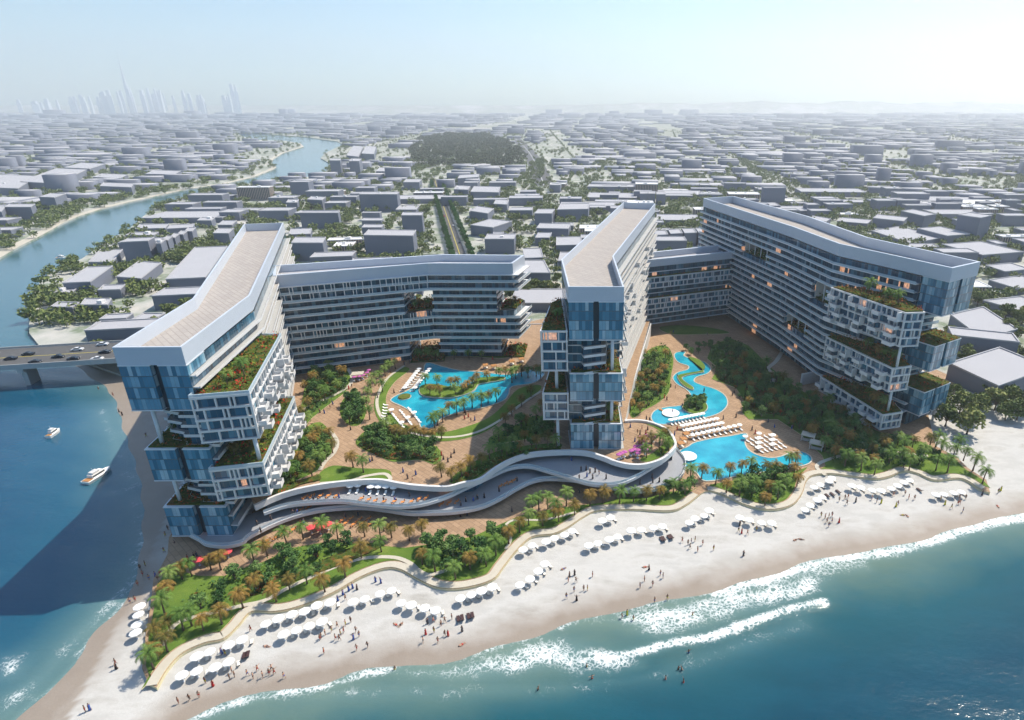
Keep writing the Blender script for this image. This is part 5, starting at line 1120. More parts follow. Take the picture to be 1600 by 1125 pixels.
crowd([(140,1107),(150,1113),(133,1110),(278,1095),(295,1090),(287,1078),(310,1085),(320,1064),(332,1068),(358,1058),(366,1054),(386,1052),(395,1056),(402,1045),(420,1050),(424,1044),(428,1049),(410,1054),(443,1055),(451,1052)], None, 'western end of the beach')
crowd([(362,1068-20),(352,1022),(346,1020),(398,988),(392,985),(180,1035),(181,1042)], None, 'beside the park western tip', .5)
crowd([(502,995),(508,990),(518,985),(524,997),(532,990),(537,986),(527,978),(540,975),(548,970),(500,998),(556,985),(552,996),(561,992),(506,1018),(557,1012),(568,1015),(574,1008),(530,998)], None, 'below the western parasols')
crowd([(536,928),(545,922),(551,918),(540,936),(558,920),(528,937),(587,908),(595,910),(601,910),(609,909)], None, 'just below the beach path', .9, cols=('black', 'dark grey', 'blue'))
crowd([(668,972),(677,970),(678,985),(689,975),(695,970),(706,965),(713,980),(722,983),(695,990),(700,990),(684,1000),(665,988),(661,1000)], None, 'sand below the promontory')
crowd([(890,900),(898,897),(888,908),(900,908),(926,899),(912,920),(918,920),(885,932),(901,935),(897,922)], None, 'middle of the beach')
crowd([(1000,915),(1007,905),(1012,892),(1020,912),(1032,896),(1036,900),(1008,930),(1014,888),(1023,936),(1043,932)], None, 'near the wet sand')
crowd([(972,960),(980,955),(990,963)], None, 'at the foam line')
crowd([(1066,846),(1080,848),(1086,845),(1092,848),(1098,850),(1078,856),(1075,850),(1090,860),(1162,866),(1115,858)], None, 'on the wide sand')
crowd([(1156,820),(1154,830),(1159,832),(1168,834),(1182,828)], None, 'sand below the palm grove')
crowd([(1275,803),(1283,806),(1289,809),(1295,808),(1300,806),(1292,815),(1300,815),(1295,821),(1311,815)], None, 'on the eastern sand')
crowd([(1311,783),(1320,780),(1325,778),(1327,785),(1323,788),(1337,784),(1362,780),(1370,784),(1377,785),(1396,774),(1408,772),(1414,772),(1420,778),(1429,779),(1400,790),(1403,788),(1439,792)], None, 'below the eastern parasols')
crowd([(1470,780),(1477,786),(1487,792),(1497,786),(1500,785),(1509,778),(1491,776),(1499,778),(1505,797),(1509,796),(1530,776),(1535,772),(1560,768),(1564,765)], None, 'near the park eastern tip')
crowd([(416,1008),(618,974),(626,974),(880,893-5),(1008,884),(1243,841),(1252,840),(1411,803),(1418,804),(1552,786),(1560,788),(721,1003)], None, 'on the open sand', 0, ('lie',))
crowd([(1082,961),(1076,1020),(1060,1046),(1065,1047),(1040,1061),(1068,1066),(917,1042),(925,1060),(841,1078),(617,1046)], 0, 'among the breakers', 0, ('stand', 'wave'), dz=-.85)
crowd([(247,905),(242,898),(232,902),(222,895),(214,910),(210,935),(202,938),(250,897),(260,845),(273,850),(226,880),(218,885),(256,860),(258,835),(262,825)], None, 'on the shaded western shore', .3)
crowd([(185,640),(190,645),(208,650),(153,605),(176,615),(228,680)], None, 'cove north of the western tower', .3)
cg = ('black', 'dark grey', 'blue', 'dark grey', 'red')
crowd([(512,634),(520,632),(516,638),(526,637),(545,608),(550,606),(500,645),(507,646),(604,735-10),(578,722),(582,720),(630,738),(637,748),(645,752),(650,742),(643,745),(705,715),(710,708),(690,712),(693,718),(726,655),(732,652),(736,660),(744,650),(742,657),(728,648),(590,640-18),(610,615),(616,614),(632,570),(640,568),(770,562),(800,560),(812,556),(700,722),(560,640),(540,680),(548,672),(605,655)], 10.0, 'paving of the raised western garden', .9, ('stand', 'walk'), cg)
crowd([(992,690),(996,678),(1003,672),(1009,678),(1000,680),(985,668),(1005,688),(1012,672)], 10.0, 'magenta parasol terrace', .9, ('stand', 'walk'), cg)
crowd([(1028,620),(1031,624),(1038,622),(1042,625),(1048,605),(1052,603),(1055,608),(1006,632),(1014,634),(1010,637),(1066,636),(1010,655),(1015,658),(1046,645),(1051,645),(1100,612),(1108,610),(1144,618),(1147,614),(1138,648),(1150,652),(1130,655),(1175,672),(1180,678),(1237,670),(1210,668),(1200,660),(1048,522),(1052,520),(1105,524),(1045,570),(1058,590),(1113,660),(1058,672),(1054,680)], 1.65, 'paving of the eastern pool garden', .9, ('stand', 'walk'), cg)
crowd([(572,768),(578,770),(593,765),(640,776),(490,780),(530,778),(600,784),(617,783),(908,736),(916,735),(922,739),(930,738),(917,745),(926,748),(947,748),(936,742),(892,712),(893,720),(905,749)], 7.05, 'upper podium terrace', .9, ('stand', 'walk'), cg)
crowd([(396,822),(402,820),(424,812),(408,832),(458,804),(465,803),(720,790),(728,784),(740,783),(746,780),(757,778),(780,768),(808,752),(1000,757),(1020,754),(1030,753),(1034,754),(1019,747)], 4.05, 'lower podium terrace', .9, ('stand', 'walk'), cg)
crowd([(470,820),(475,818),(540,808),(560,806),(720,808),(730,806),(905,770),(920,770),(935,772),(445,828),(800,800),(294,875),(304,872),(308,870),(380,858),(640,806),(655,815),(600,830)], 1.65, 'brown promenade below the terraces', .9, ('stand', 'walk'), cg)
# ================================================================ bridge, cars, boats
br = tag(empty('road_bridge', (-260, 275, 0)), 'grey concrete road bridge crossing the inlet behind the western tower', 'bridge')
a0, a1 = P(-120, 567, 10.4), P(185, 548, 10.4)
bd_ = norm(a0, a1); bn = (-bd_[1], bd_[0]); a1 = (a1[0] + bd_[0] * 60, a1[1] + bd_[1] * 60)
def strip(mb, a, b, off, w, z0, z1, m=0): mb.prism(ccw([(a[0] + bn[0] * (off - w / 2), a[1] + bn[1] * (off - w / 2)), (b[0] + bn[0] * (off - w / 2), b[1] + bn[1] * (off - w / 2)), (b[0] + bn[0] * (off + w / 2), b[1] + bn[1] * (off + w / 2)), (a[0] + bn[0] * (off + w / 2), a[1] + bn[1] * (off + w / 2))]), z0, z1, m)
BWd = math.dist(P(90, 545, 10.4), P(90, 572, 10.4)) * .95
mb = MB(); strip(mb, a0, a1, 0, BWd, 8.9, 10.4); put(mb.build('deck', M['concrete']), br)
mb = MB(); strip(mb, a0, a1, 0, BWd - 1.6, 10.38, 10.42); put(mb.build('carriageway', M['asphalt']), br)
mb = MB(); strip(mb, a0, a1, -.18, .16, 10.4, 10.44); strip(mb, a0, a1, .18, .16, 10.4, 10.44); put(mb.build('centre_line', M['yellow']), br)
for s in (-1, 1): mb = MB(); strip(mb, a0, a1, s * (BWd / 2 - .2), .35, 10.4, 11.4); put(mb.build('parapet', M['concrete']), br)
for t in (48, -150):
    q = P(t, 585, 4); mb = MB(); ang = math.atan2(bn[1], bn[0]); mb.box(q[0], q[1], -1, 8.95, 7.0, 2.0, ang); mb.box(q[0] + .01, q[1], 7.2, 8.9, 11, 2.6, ang); put(mb.build('pier', M['concrete']), br)
def car_proto():
    m_ = MB(); prof = [(-2.2, .35), (-2.25, .8), (-1.7, .98), (-1.1, 1.02), (-.55, 1.42), (.75, 1.45), (1.45, 1.0), (2.1, .85), (2.2, .4)]
    def ext(pr, w, mbx, w2=None):
        k = len(mbx.v); mbx.v += [(x, -w, z_) for x, z_ in pr] + [(x, w, z_) for x, z_ in pr]; n_ = len(pr); mbx.f.append(tuple(range(k, k + n_))[::-1]); mbx.f.append(tuple(range(k + n_, k + 2 * n_))); mbx.m += [0, 0]
        for i in range(n_): j = (i + 1) % n_; mbx.f.append((k + i, k + j, k + n_ + j, k + n_ + i)); mbx.m.append(0)
    ext([(-2.2, .35), (2.2, .35), (2.15, .82), (1.4, .98), (-1.15, 1.02), (-2.2, .9)], .9, m_); body = m_.mesh('car_body', M['paint']); m_ = MB(); ext([(-1.1, 1.0), (1.4, .97), (.72, 1.42), (-.6, 1.42)], .76, m_); gl = m_.mesh('car_windows', M['dark']); m_ = MB(); m_.box(.06, 0, 1.41, 1.46, 1.3, 1.4); rf = m_.mesh('car_roof', M['paint'])
    ps = [('body', body, []), ('window', gl, []), ('roof', rf, [])]
    for x in (-1.35, 1.35):
        for y in (-.82, .82): m_ = MB(); m_.tube([(x, y - .1, .33), (x, y + .1, .33)], .33, 12); ps.append(('wheel', m_.mesh('car_wheel', M['dark'], True), []))
    for y in (-.65, .65): m_ = MB(); m_.box(2.17, y, .6, .74, .1, .3); ps.append(('headlight', m_.mesh('car_headlight', M['canvas']), []))
    return proto('car', ps)
CAR = car_proto(); ang = math.atan2(bd_[1], bd_[0])
for x, y, c, w_, rot in [(17,560,'dark',0,0),(44,553,'dark',0,0),(55,565,'dark',0,1),(91,557,'dark',0,1),(115,560,'dark',0,1),(121,546,'silver',0,0),(160,538,'silver',0,0),(164,550,'dark',0,1),(146,564.5,'silver',0,1)]:
    X, Y = P(x, y, 11.0); k = (.03, .035, .045, 1) if c == 'dark' else (.62, .63, .65, 1)
    t = (X - a0[0]) * bn[0] + (Y - a0[1]) * bn[1]; t2 = max(-BWd / 2 + 2, min(BWd / 2 - 2, t)); X += bn[0] * (t2 - t); Y += bn[1] * (t2 - t)
    o = place(CAR, (X, Y, 10.43), ang + (math.pi if rot == 0 else 0), 1.12, {'body': k, 'roof': k}); reg(o, c + ' saloon car,', 'on the grey road bridge', 'car', 'cars on the bridge')
def yacht(x, y, L, rz, label):
    X, Y = P(x, y, 0); r = tag(empty('motor_boat', (X, Y, 0), rz), label, 'boat'); w_ = L * .17
    dk = [(-L / 2, -w_), (-L / 2, w_), (0, w_ * 1.08), (L * .25, w_ * .85), (L * .42, w_ * .4), (L / 2, 0), (L * .42, -w_ * .4), (L * .25, -w_ * .85), (0, -w_ * 1.08)]
    kl = [(p[0] * .94, p[1] * .7) for p in dk]; m_ = MB(); k = len(dk); m_.v = [(*p, -.4) for p in kl] + [(p[0], p[1], 1.1 + max(0, p[0]) * .05) for p in dk]
    for i in range(k): j = (i + 1) % k; m_.f.append((j, i, k + i, k + j)); m_.m.append(0)
    m_.f.append(tuple(range(2 * k - 1, k - 1, -1))); m_.m.append(0); child('hull', m_.mesh('hull', M['canvas']), r)
    m_ = MB(); m_.box(-L * .05, 0, 1.1, 2.3, L * .45, w_ * 1.3); child('cabin', m_.mesh('cabin', M['canvas']), r); m_ = MB(); m_.box(-L * .04, 0, 1.5, 2.0, L * .46, w_ * 1.34); child('window', m_.mesh('cabin_windows', M['dark']), r); m_ = MB(); m_.box(-L * .1, 0, 2.3, 3.0, L * .26, w_ * 1.1); child('flybridge', m_.mesh('flybridge', M['white']), r)
    m_ = MB(); m_.box(-L * .38, 0, 1.12, 1.3, L * .2, w_ * 1.5); child('aft_deck', m_.mesh('aft_deck', M['wood']), r); m_ = MB(); m_.tube([(-L * .1, 0, 3.0), (-L * .14, 0, 4.4)], .07, 5); child('mast', m_.mesh('mast', M['steel']), r)
yacht(97, 404, 8.5, .2, 'small motor boat on the river inlet, far from the hotel'); yacht(85, 679, 6.5, 1.65, 'small white motor boat on the blue bay, the one seen end on'); yacht(154, 745, 10, 1.42, 'white motor yacht with an orange teak aft deck, largest boat on the bay')

# ================================================================ city
CITY = []   # occupied discs
wallm, roofm = M['citywall'], M['cityroof']
def citybox(ring, z1, name='city_building', kind='grey', rn_=None, lite=False):
    ring = ccw(ring); cx, cy = sum(p[0] for p in ring) / 4, sum(p[1] for p in ring) / 4
    r = empty(name, (cx, cy, 1.5)); loc = [(p[0] - cx, p[1] - cy) for p in ring]; h = z1 - 1.5
    mb = MB(); u = 0
    if kind == 'arcade':
        for i in range(4):
            a, b = loc[i], loc[(i + 1) % 4]; l = math.dist(a, b) / 2.2; mb.quad((*a, 0), (*b, 0), (*b, h), (*a, h), 0, [(u, 0), (u + l, 0), (u + l, 1), (u, 1)]); u += l
        child('wall', mb.mesh('arcade_wall', M['arcade']), r)
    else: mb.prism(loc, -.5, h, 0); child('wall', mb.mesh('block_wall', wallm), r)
    rm = M['unit'] if kind == 'arcade' else roofm
    mb = MB(); o, i_ = offset(loc, .15), offset(loc, -.45)
    for a in range(4):
        b = (a + 1) % 4; mb.quad((*o[a], h - .1), (*o[b], h - .1), (*o[b], h + .6), (*o[a], h + .6)); mb.quad((*o[a], h + .6), (*o[b], h + .6), (*i_[b], h + .6), (*i_[a], h + .6)); mb.quad((*i_[b], h + .02), (*i_[a], h + .02), (*i_[a], h + .6), (*i_[b], h + .6))
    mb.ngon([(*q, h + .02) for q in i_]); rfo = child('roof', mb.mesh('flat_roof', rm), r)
    if rn_ and (kind == 'arcade' or rn_.random() < .12):
        for _ in range(2 if kind == 'arcade' else 1):
            s, t = rn_.uniform(.25, .75), rn_.uniform(.3, .7); p = lerp(lerp(loc[0], loc[1], s), lerp(loc[3], loc[2], s), t); mb = MB(); mb.box(p[0], p[1], h, h + rn_.uniform(1, 2.2), rn_.uniform(2, 4), rn_.uniform(2, 4), math.atan2(loc[1][1] - loc[0][1], loc[1][0] - loc[0][0])); child('rooftop_unit', mb.mesh('rooftop_unit', M['unit']), rfo)
    CITY.append((cx, cy, max(math.dist(loc[0], loc[2]), 1) / 2)); return r
def surveyed(L, zone):
    for FLp, FRp, BRp, yb in L:
        Yb = ratio(yb) * (H - 1.5); zt = H - Yb / ratio(FRp[1])
        a, b, c = P(*FLp, zt), P(*FRp, zt), P(*BRp, zt); d = (a[0] + c[0] - b[0], a[1] + c[1] - b[1])
        big = math.dist(b, c)
        o = citybox([a, b, c, d], zt, rn_=rn); w_, h_ = math.dist(a, b), zt
        desc = ('tall ' if h_ > 17 else 'low ' if h_ < 8 else '') + ('wide ' if w_ > 30 else 'narrow ' if w_ < 11 else '') + 'grey flat-roofed block,'
        reg(o, desc, zone, 'building', 'grey city blocks')
rn = random.Random(77)
surveyed([((98,443),(141,441),(176,416),462),((189,379),(231,377),(241,371),409),((182,433),(220,436),(252,411),451),((138,410),(176,410),(192,390),421),((75,458),(111,458),(122,450),470),((153,454),(188,453),(196,445),466),((79,480),(113,481),(124,473),493),((126,477),(168,477),(174,467),496),((155,500),(197,498),(208,490),513),((206,500),(240,500),(258,490),515),((136,516),(180,519),(194,507),534),
 ((211,358),(258,357),(264,350),366),((261,358),(300,356),(304,350),370),((259,437),(321,434),(355,385),455),((333,365),(357,365),(365,357),385),((196,368),(240,368),(248,363),376),((243,381),(251,381),(259,374),408),((253,376),(262,376),(270,369),400),((264,372),(273,372),(281,365),393),((276,367),(286,367),(293,361),386),((288,362),(300,362),(306,356),380),((340,352),(362,352),(370,345),364),((308,345),(330,345),(336,340),356),
 ((7,324),(48,324),(55,319),343),((61,308),(85,309),(103,303),328),((156,291),(205,293),(209,287),305),((145,277),(187,279),(200,273),287),((227,272),(272,273),(283,267),283),((32,284),(88,287),(136,265),298),((-40,292),(28,295),(60,275),306),((100,262),(140,264),(165,256),273),((-30,330),(2,331),(10,322),350)], 'in the quarter on both river banks')
surveyed([((468,333),(528,333),(531,330),357),((561,304),(620,304),(624,300),331),((568,368),(645,369),(650,360),403),((627,337),(659,337),(661,332),370),((565,333),(593,333),(596,331),345),((565,345),(596,345),(599,341),355),((565,356),(596,356),(600,351),372),((480,312),(503,313),(509,308),328),((447,317),(464,317),(467,312),333),((455,380),(504,380),(509,371),408),((451,367),(485,366),(487,357),376),((515,251),(531,251),(533,248),276),((545,252),(561,252),(565,248),275),
 ((541,243),(560,245),(568,229),252),((565,240),(584,241),(588,229),252),((618,328),(650,328),(656,321),337),((630,285),(655,285),(659,280),297),((587,268),(618,268),(622,262),278),((690,425),(690.5,425),(691,424),426)][:-1], 'west of the tree-lined boulevard')
surveyed([((715,279),(747,277),(749,272),288),((735,352),(770,356),(800,346),372),((757,374),(803,374),(806,366),397),((771,319),(792,320),(795,313),332),((709,296),(731,297),(735,291),308),((735,300),(779,301),(782,292),314),((735,330),(762,334),(772,326),352),((816,427),(860,427),(850,407),446),((819,404),(849,403),(845,388),418),((869,384),(910,383),(908,370),400),((838,357),(888,358),(892,350),374),((836,372),(858,372),(862,364),384),
 ((835,334),(862,334),(867,327),352),((871,328),(919,327),(921,318),346),((1026,344),(1092,345),(1089,336),353),((1025,368),(1044,367),(1040,360),386),((1048,366),(1067,365),(1062,358),384),((1070,365),(1089,364),(1084,357),384),((1092,364),(1112,363),(1106,356),384),((1000,303),(1012,303),(1012,299),320),((1013,303),(1024,303),(1024,299),320),((1026,304),(1040,304),(1039,300),320)], 'between the boulevard and the eastern tower')
surveyed([((1362,361),(1424,381),(1471,372),388),((1433,357),(1480,369),(1518,366),382),((1497,336),(1532,341),(1550,337),378),((1471,382),(1535,399),(1600,394),414),((1408,330),(1444,338),(1463,335),356),((1364,341),(1412,346),(1418,340),360),((1308,346),(1355,350),(1362,344),360),((1485,492),(1535,530),(1590,515),548),((1483,568),(1560,604),(1640,575),630),((1545,438),(1590,452),(1640,444),462),((1536,470),(1590,485),(1650,478),498),((1540,415),(1570,425),(1610,421),436),((1262,342),(1290,347),(1298,342),356)], 'behind the eastern tower')
# procedural quarters
forest = PP([(640,235),(655,218),(700,210),(760,210),(800,225),(822,245),(815,262),(740,262),(690,262),(650,262)], 2)
river_poly = ccw(EASTBANK[4:] + list(reversed(WESTBANK[2:])))
river_all = ccw(EASTBANK + list(reversed(WESTBANK)))
road_l = (P(720, 402, 1.5), P(676, 272, 1.5)); bdv = norm(*road_l); bnv = (-bdv[1], bdv[0])
def near_road(x, y, m=26): return abs((x - road_l[0][0]) * bnv[0] + (y - road_l[0][1]) * bnv[1]) < m and y < 800
hotel_zone = [(-240, 262), (-165, 345), (-20, 345), (0, 395), (100, 425), (135, 330), (185, 250), (185, 0), (-260, 0)]
hwy = spline(PP([(800,212),(815,225),(828,240),(840,262),(850,290)], 1.5), 6, False)
def free(x, y, r):
    if y < 300 and x < 180: return False
    if inside((x, y), hotel_zone) or inside((x, y), forest) or near_road(x, y, 22 + r): return False
    if y < 3000:
        if inside((x, y), river_all): return False
        d = min(math.dist((x, y), q) for q in EASTBANK + WESTBANK); 
        if d < r + 10: return False
        for a, b in zip(WESTBANK[:-1], WESTBANK[1:]):
            t = max(0, min(1, ((x - a[0]) * (b[0] - a[0]) + (y - a[1]) * (b[1] - a[1])) / (math.dist(a, b) ** 2 + 1e-6)))
            if math.dist((x, y), lerp(a, b, t)) < r + (8 if y < 700 else 26): return False
        for a, b in zip(EASTBANK[:-1], EASTBANK[1:]):
            t = max(0, min(1, ((x - a[0]) * (b[0] - a[0]) + (y - a[1]) * (b[1] - a[1])) / (math.dist(a, b) ** 2 + 1e-6)))
            if math.dist((x, y), lerp(a, b, t)) < r + 3: return False
    for q in NEAR:
        if (x - q[0]) ** 2 + (y - q[1]) ** 2 < (r * .9 + q[2]) ** 2: return False
    if min(math.dist((x, y), q) for q in hwy) < r + 18: return False
    return True
NEAR = list(CITY)
def inview(x, y, m=1.1):
    f = y * C_ + 118 * S_; return -930 / F * m * f < x < (670 / F) * m * f
def nz(x, y, s, k=0): return math.sin(x * s + k) * math.sin(y * s * 1.3 + k * 2) + .5 * math.sin(x * s * 2.7 + y * s * 1.9 + k)
cand = []; TC = []
def quarter(x0, x1, y0, y1, ang, pu, pv, seed):
    r_ = random.Random(seed); c, s = math.cos(ang), math.sin(ang); cx, cy = (x0 + x1) / 2, (y0 + y1) / 2; n1 = int((abs(x1 - x0) + abs(y1 - y0)) / pu / 2 * 1.5) + 2; n2 = int((abs(x1 - x0) + abs(y1 - y0)) / pv / 2 * 1.5) + 2
    for i in range(-n1, n1):
        for j in range(-n2, n2):
            u, v = i * pu, j * pv
            if i % 7 == 0 or j % 9 == 4: TC.append((cx + c * i * pu - s * j * pv, cy + s * i * pu + c * j * pv)); continue
            x, y = cx + c * u - s * v, cy + s * u + c * v
            if not (x0 <= x < x1 and y0 <= y < y1) or not inview(x, y): continue
            g = nz(x, y, .011, seed)
            dens = .86 if g > -.6 else .25
            if r_.random() > dens:
                TC.append((x, y)); continue
            w_, d_ = pu * r_.choice((.55, .7, .86, .93)), pv * r_.choice((.45, .6, .72)); h_ = r_.choice((6, 7.5, 9, 9, 10.5, 12, 13)) + (14 if r_.random() < .03 else 0)
            if r_.random() < .11: w_ = pu * r_.uniform(1.4, 2.1); d_ = pv * r_.uniform(.9, 1.5); h_ = r_.uniform(6, 8.8)
            elif r_.random() < .13: w_ *= .5; TC.append((x + c * pu * .38, y + s * pu * .38))
            if y > 1500: h_ *= 1.1
            if y > 6400: h_ *= 3
            x += r_.uniform(-1, 1) * pu * .06; y += r_.uniform(-1, 1) * pv * .06
            cand.append((x, y, w_, d_, ang, h_, r_.random()))
            if r_.random() < .95: TC.append((x - s * pv * .47 + r_.uniform(-9, 9) * c, y + c * pv * .47 + r_.uniform(-9, 9) * s))
            if r_.random() < .5: TC.append((x + c * pu * .5, y + s * pu * .5))
quarter(-900, -60, 262, 620, .18, 34, 25, 3); quarter(-60, 700, 380, 800, .0, 32, 26, 4); quarter(185, 900, 150, 380, -.35, 42, 30, 5)
quarter(-1800, -60, 620, 1500, .05, 46, 32, 6); quarter(-60, 1300, 800, 1500, -.08, 44, 33, 7)
quarter(-5200, 300, 1500, 3400, .1, 82, 52, 8); quarter(300, 3600, 1500, 3400, -.1, 78, 54, 9)
quarter(-7800, 6500, 3400, 6400, 0, 150, 90, 10); quarter(-9000, 7500, 6400, 8400, 0, 240, 160, 11)
ok = []
for b in cand:
    if b[1] > 3400 or free(b[0], b[1], max(b[2], b[3]) * .5): ok.append((b[0], b[1], b[2], b[3], b[4], b[5] + (len(ok) % 17) * .013, b[6]))
ok.sort(key=lambda b: b[0] ** 2 + b[1] ** 2)
near_n = 300 - len(CITY)
def rect(b):
    c, s = math.cos(b[4]), math.sin(b[4]); return [(b[0] + c * u * b[2] / 2 - s * v * b[3] / 2, b[1] + s * u * b[2] / 2 + c * v * b[3] / 2) for u, v in ((-1, -1), (1, -1), (1, 1), (-1, 1))]
def zone_of(x, y):
    f = y * C_ + 118 * S_; px = CX + F * x / f
    if px < 430: z_ = 'on the far western bank' if inside((x, y), westR) else 'east of the river'
    elif px < 690: z_ = 'west of the boulevard'
    elif px < 1000: z_ = 'behind the middle tower'
    elif px < 1300: z_ = 'inland of the eastern tower'
    else: z_ = 'in the hazy eastern city'
    return z_ + (', near rows' if y < 420 else ', second rows' if y < 560 else ', third rows' if y < 750 else ', distant rows')
westR = ccw(WESTBANK + [(-1100, 9300), (-9500, 9300), (-9500, 300)])
nb = 0; farb = []
for b in ok:
    if nb < near_n:
        nb += 1; k = 'arcade' if b[6] < .2 else 'grey'; o = citybox(rect(b), b[5] * (.8 if k == 'arcade' else 1), 'city_building', k, rn); reg(o, 'buff arcaded building,' if k == 'arcade' else ('tall grey block,' if b[5] > 15 else 'grey flat-roofed block,' if b[2] < 27 else 'wide grey block,'), zone_of(b[0], b[1]), 'building', 'arcaded city buildings' if k == 'arcade' else 'grey city blocks')
    else: farb.append(b)
def boxes_np(name, L, mats, attr=None):
    n_ = len(L); A = np.array([[b[0], b[1], b[2], b[3], b[4], b[5]] for b in L]); c, s = np.cos(A[:, 4]), np.sin(A[:, 4]); V = np.zeros((n_, 8, 3))
    for i, (u, v) in enumerate(((-1, -1), (1, -1), (1, 1), (-1, 1))):
        x = A[:, 0] + c * u * A[:, 2] / 2 - s * v * A[:, 3] / 2; y = A[:, 1] + s * u * A[:, 2] / 2 + c * v * A[:, 3] / 2
        V[:, i] = np.stack([x, y, np.full(n_, 1.0)], -1); V[:, i + 4] = np.stack([x, y, A[:, 5]], -1)
    q = np.array([(0, 1, 5, 4), (1, 2, 6, 5), (2, 3, 7, 6), (3, 0, 4, 7), (4, 5, 6, 7)]); fc = (q[None] + (np.arange(n_) * 8)[:, None, None]).reshape(-1, 4)
    return np_mesh(name, V.reshape(-1, 3), fc, mats, np.tile(np.array([0, 0, 0, 0, 1]), n_))
def np_mesh(name, V, fc, mats, mi=None, obj=True):
    me = D.meshes.new(name); me.vertices.add(len(V)); me.vertices.foreach_set('co', V.astype(np.float32).ravel()); me.loops.add(fc.size); me.loops.foreach_set('vertex_index', fc.astype(np.int32).ravel()); me.polygons.add(len(fc)); me.polygons.foreach_set('loop_start', np.arange(0, fc.size, fc.shape[1], dtype=np.int32))
    for m in mats: me.materials.append(m)
    if mi is not None: me.polygons.foreach_set('material_index', mi.astype(np.int32))
    me.update(calc_edges=True); o = D.objects.new(name, me); COL.objects.link(o); return o
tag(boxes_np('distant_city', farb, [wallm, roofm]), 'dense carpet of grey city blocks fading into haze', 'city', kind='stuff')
# trees in the city

nTC = []
for q in [P(a, b, 1.5) for a, b in [(8,375),(20,372),(-5,365),(45,352),(62,343),(78,350),(92,336),(100,330),(110,328),(60,335),(118,322),(130,318),(146,318),(152,310),(165,312),(176,308),(190,305),(185,315),(205,300),(218,302),(240,300),(252,297),(13,386),(40,330),(30,360),(130,308),(225,296),(285,283),(300,279),(320,278),(345,274),(360,272),
  (62,465),(70,448),(84,432),(60,480),(90,505),(105,512),(118,505),(62,508),(70,498),(130,525),(95,495),(75,525),(88,415),(98,418),(116,412),(140,395),(152,388),(160,380),(188,352),(205,345),(212,338),(222,333),(140,498),(270,455),(212,462),(225,455),(278,455),(262,470),(272,405),(282,400),(290,390),(300,388),(262,420),
  (500,345),(512,350),(525,352),(530,345),(515,362),(522,375),(535,372),(545,368),(540,385),(520,390),(550,395),(495,335),(540,360),(555,380),(610,342),(612,355),(665,340),(668,360),(660,380),(655,390),(720,315),(730,318),(742,318),(755,310),(480,330),(450,345),(470,300),(440,300),(425,305),(600,280),(610,285),
  (862,395),(870,400),(858,405),(866,418),(877,412),(884,408),(852,385),(845,375),(880,395),(872,385),(820,345),(830,340),(800,345),(808,352),(900,336),(910,335),(925,338),(935,334),(945,334),(842,332),(856,332),(888,338),(1090,350),(1095,343),(1120,300),(1135,298),(1180,330),(1200,335),(1340,352),(1350,358),(1380,368),(1270,335)]]: nTC.append(q)
for q in TC:
    if q[1] < 3400: nTC.append(q)
TT = []
rt = random.Random(3)
grid = {}
def put_grid(b):
    grid.setdefault((int(b[0] // 60), int(b[1] // 60)), []).append(b)
for b in ok: put_grid((b[0], b[1], b[2] / 2, b[3] / 2, b[4]))
def hits(x, y, m=1.0):
    for i in (-1, 0, 1):
        for j in (-1, 0, 1):
            for b in grid.get((int(x // 60) + i, int(y // 60) + j), ()):
                c, s = math.cos(b[4]), math.sin(b[4]); dx, dy = x - b[0], y - b[1]; u, v = c * dx + s * dy, -s * dx + c * dy
                if abs(u) < b[2] + m and abs(v) < b[3] + m: return True
    return any((x - q[0]) ** 2 + (y - q[1]) ** 2 < (q[2] * .75) ** 2 for q in NEAR) if y < 700 else False
for i, (x, y) in enumerate(nTC):
    if i >= 0 and hits(x, y): continue
    if inside((x, y), hotel_zone) and y < 345: continue
    if y < 2500 and inside((x, y), river_all): continue
    if near_road(x, y, 15) or (x < -212 and y < 285) or (x < -262 and y < 335): continue
    TT.append((x, y)); 
    if y < 1500:
        for _ in range(rt.choice((1, 2, 2, 3, 5)) if y < 900 else rt.choice((0, 1, 2, 3))):
            a = x + rt.uniform(-15, 15), y + rt.uniform(-11, 11)
            if not hits(*a) and not (inside(a, river_all)) and not near_road(a[0], a[1], 15) and not inside(a, hotel_zone) and not (a[0] < -212 and a[1] < 285) and not (a[0] < -262 and a[1] < 335): TT.append(a)
# tree belts
def belt(pts, n_, w_, z=1.5):
    L = spline(PP(pts, z), 6, False)
    for _ in range(n_): q = rt.choice(L); a = (q[0] + rt.gauss(0, w_), q[1] + rt.gauss(0, w_)); (not hits(*a) and not inside(a, river_all)) and TT.append(a)
belt([(400,225),(430,216),(470,210),(520,210)], 60, 14); belt([(540,232),(570,222),(620,220)], 40, 10); belt([(1020,345),(1080,300),(1130,280),(1160,290)], 90, 22); belt([(960,290),(1020,290),(1090,300)], 60, 18); belt([(1100,205),(1180,205),(1250,200)], 160, 35); belt([(1480,205),(1540,222),(1580,225)], 140, 30); belt([(700,200),(800,190),(900,185)], 120, 60); belt([(230,205),(300,200),(350,195)], 120, 40); belt([(1420,235),(1500,232),(1560,228)], 90, 25); belt([(860,240),(900,232),(980,222)], 70, 15); belt([(210,240),(240,225),(300,222)],50,12)
for _ in range(800):
    x, y = rt.uniform(-1500, 2400), rt.uniform(700, 3300)
    if nz(x, y, .004, 3) > .5 and inview(x, y):
        for _ in range(5):
            a = x + rt.gauss(0, 25), y + rt.gauss(0, 18)
            if not hits(*a) and not inside(a, river_all) and free(a[0], a[1], 1): TT.append(a)
fr_ = []
A_ = abs(area(forest)); xs = [q[0] for q in forest]; ys = [q[1] for q in forest]
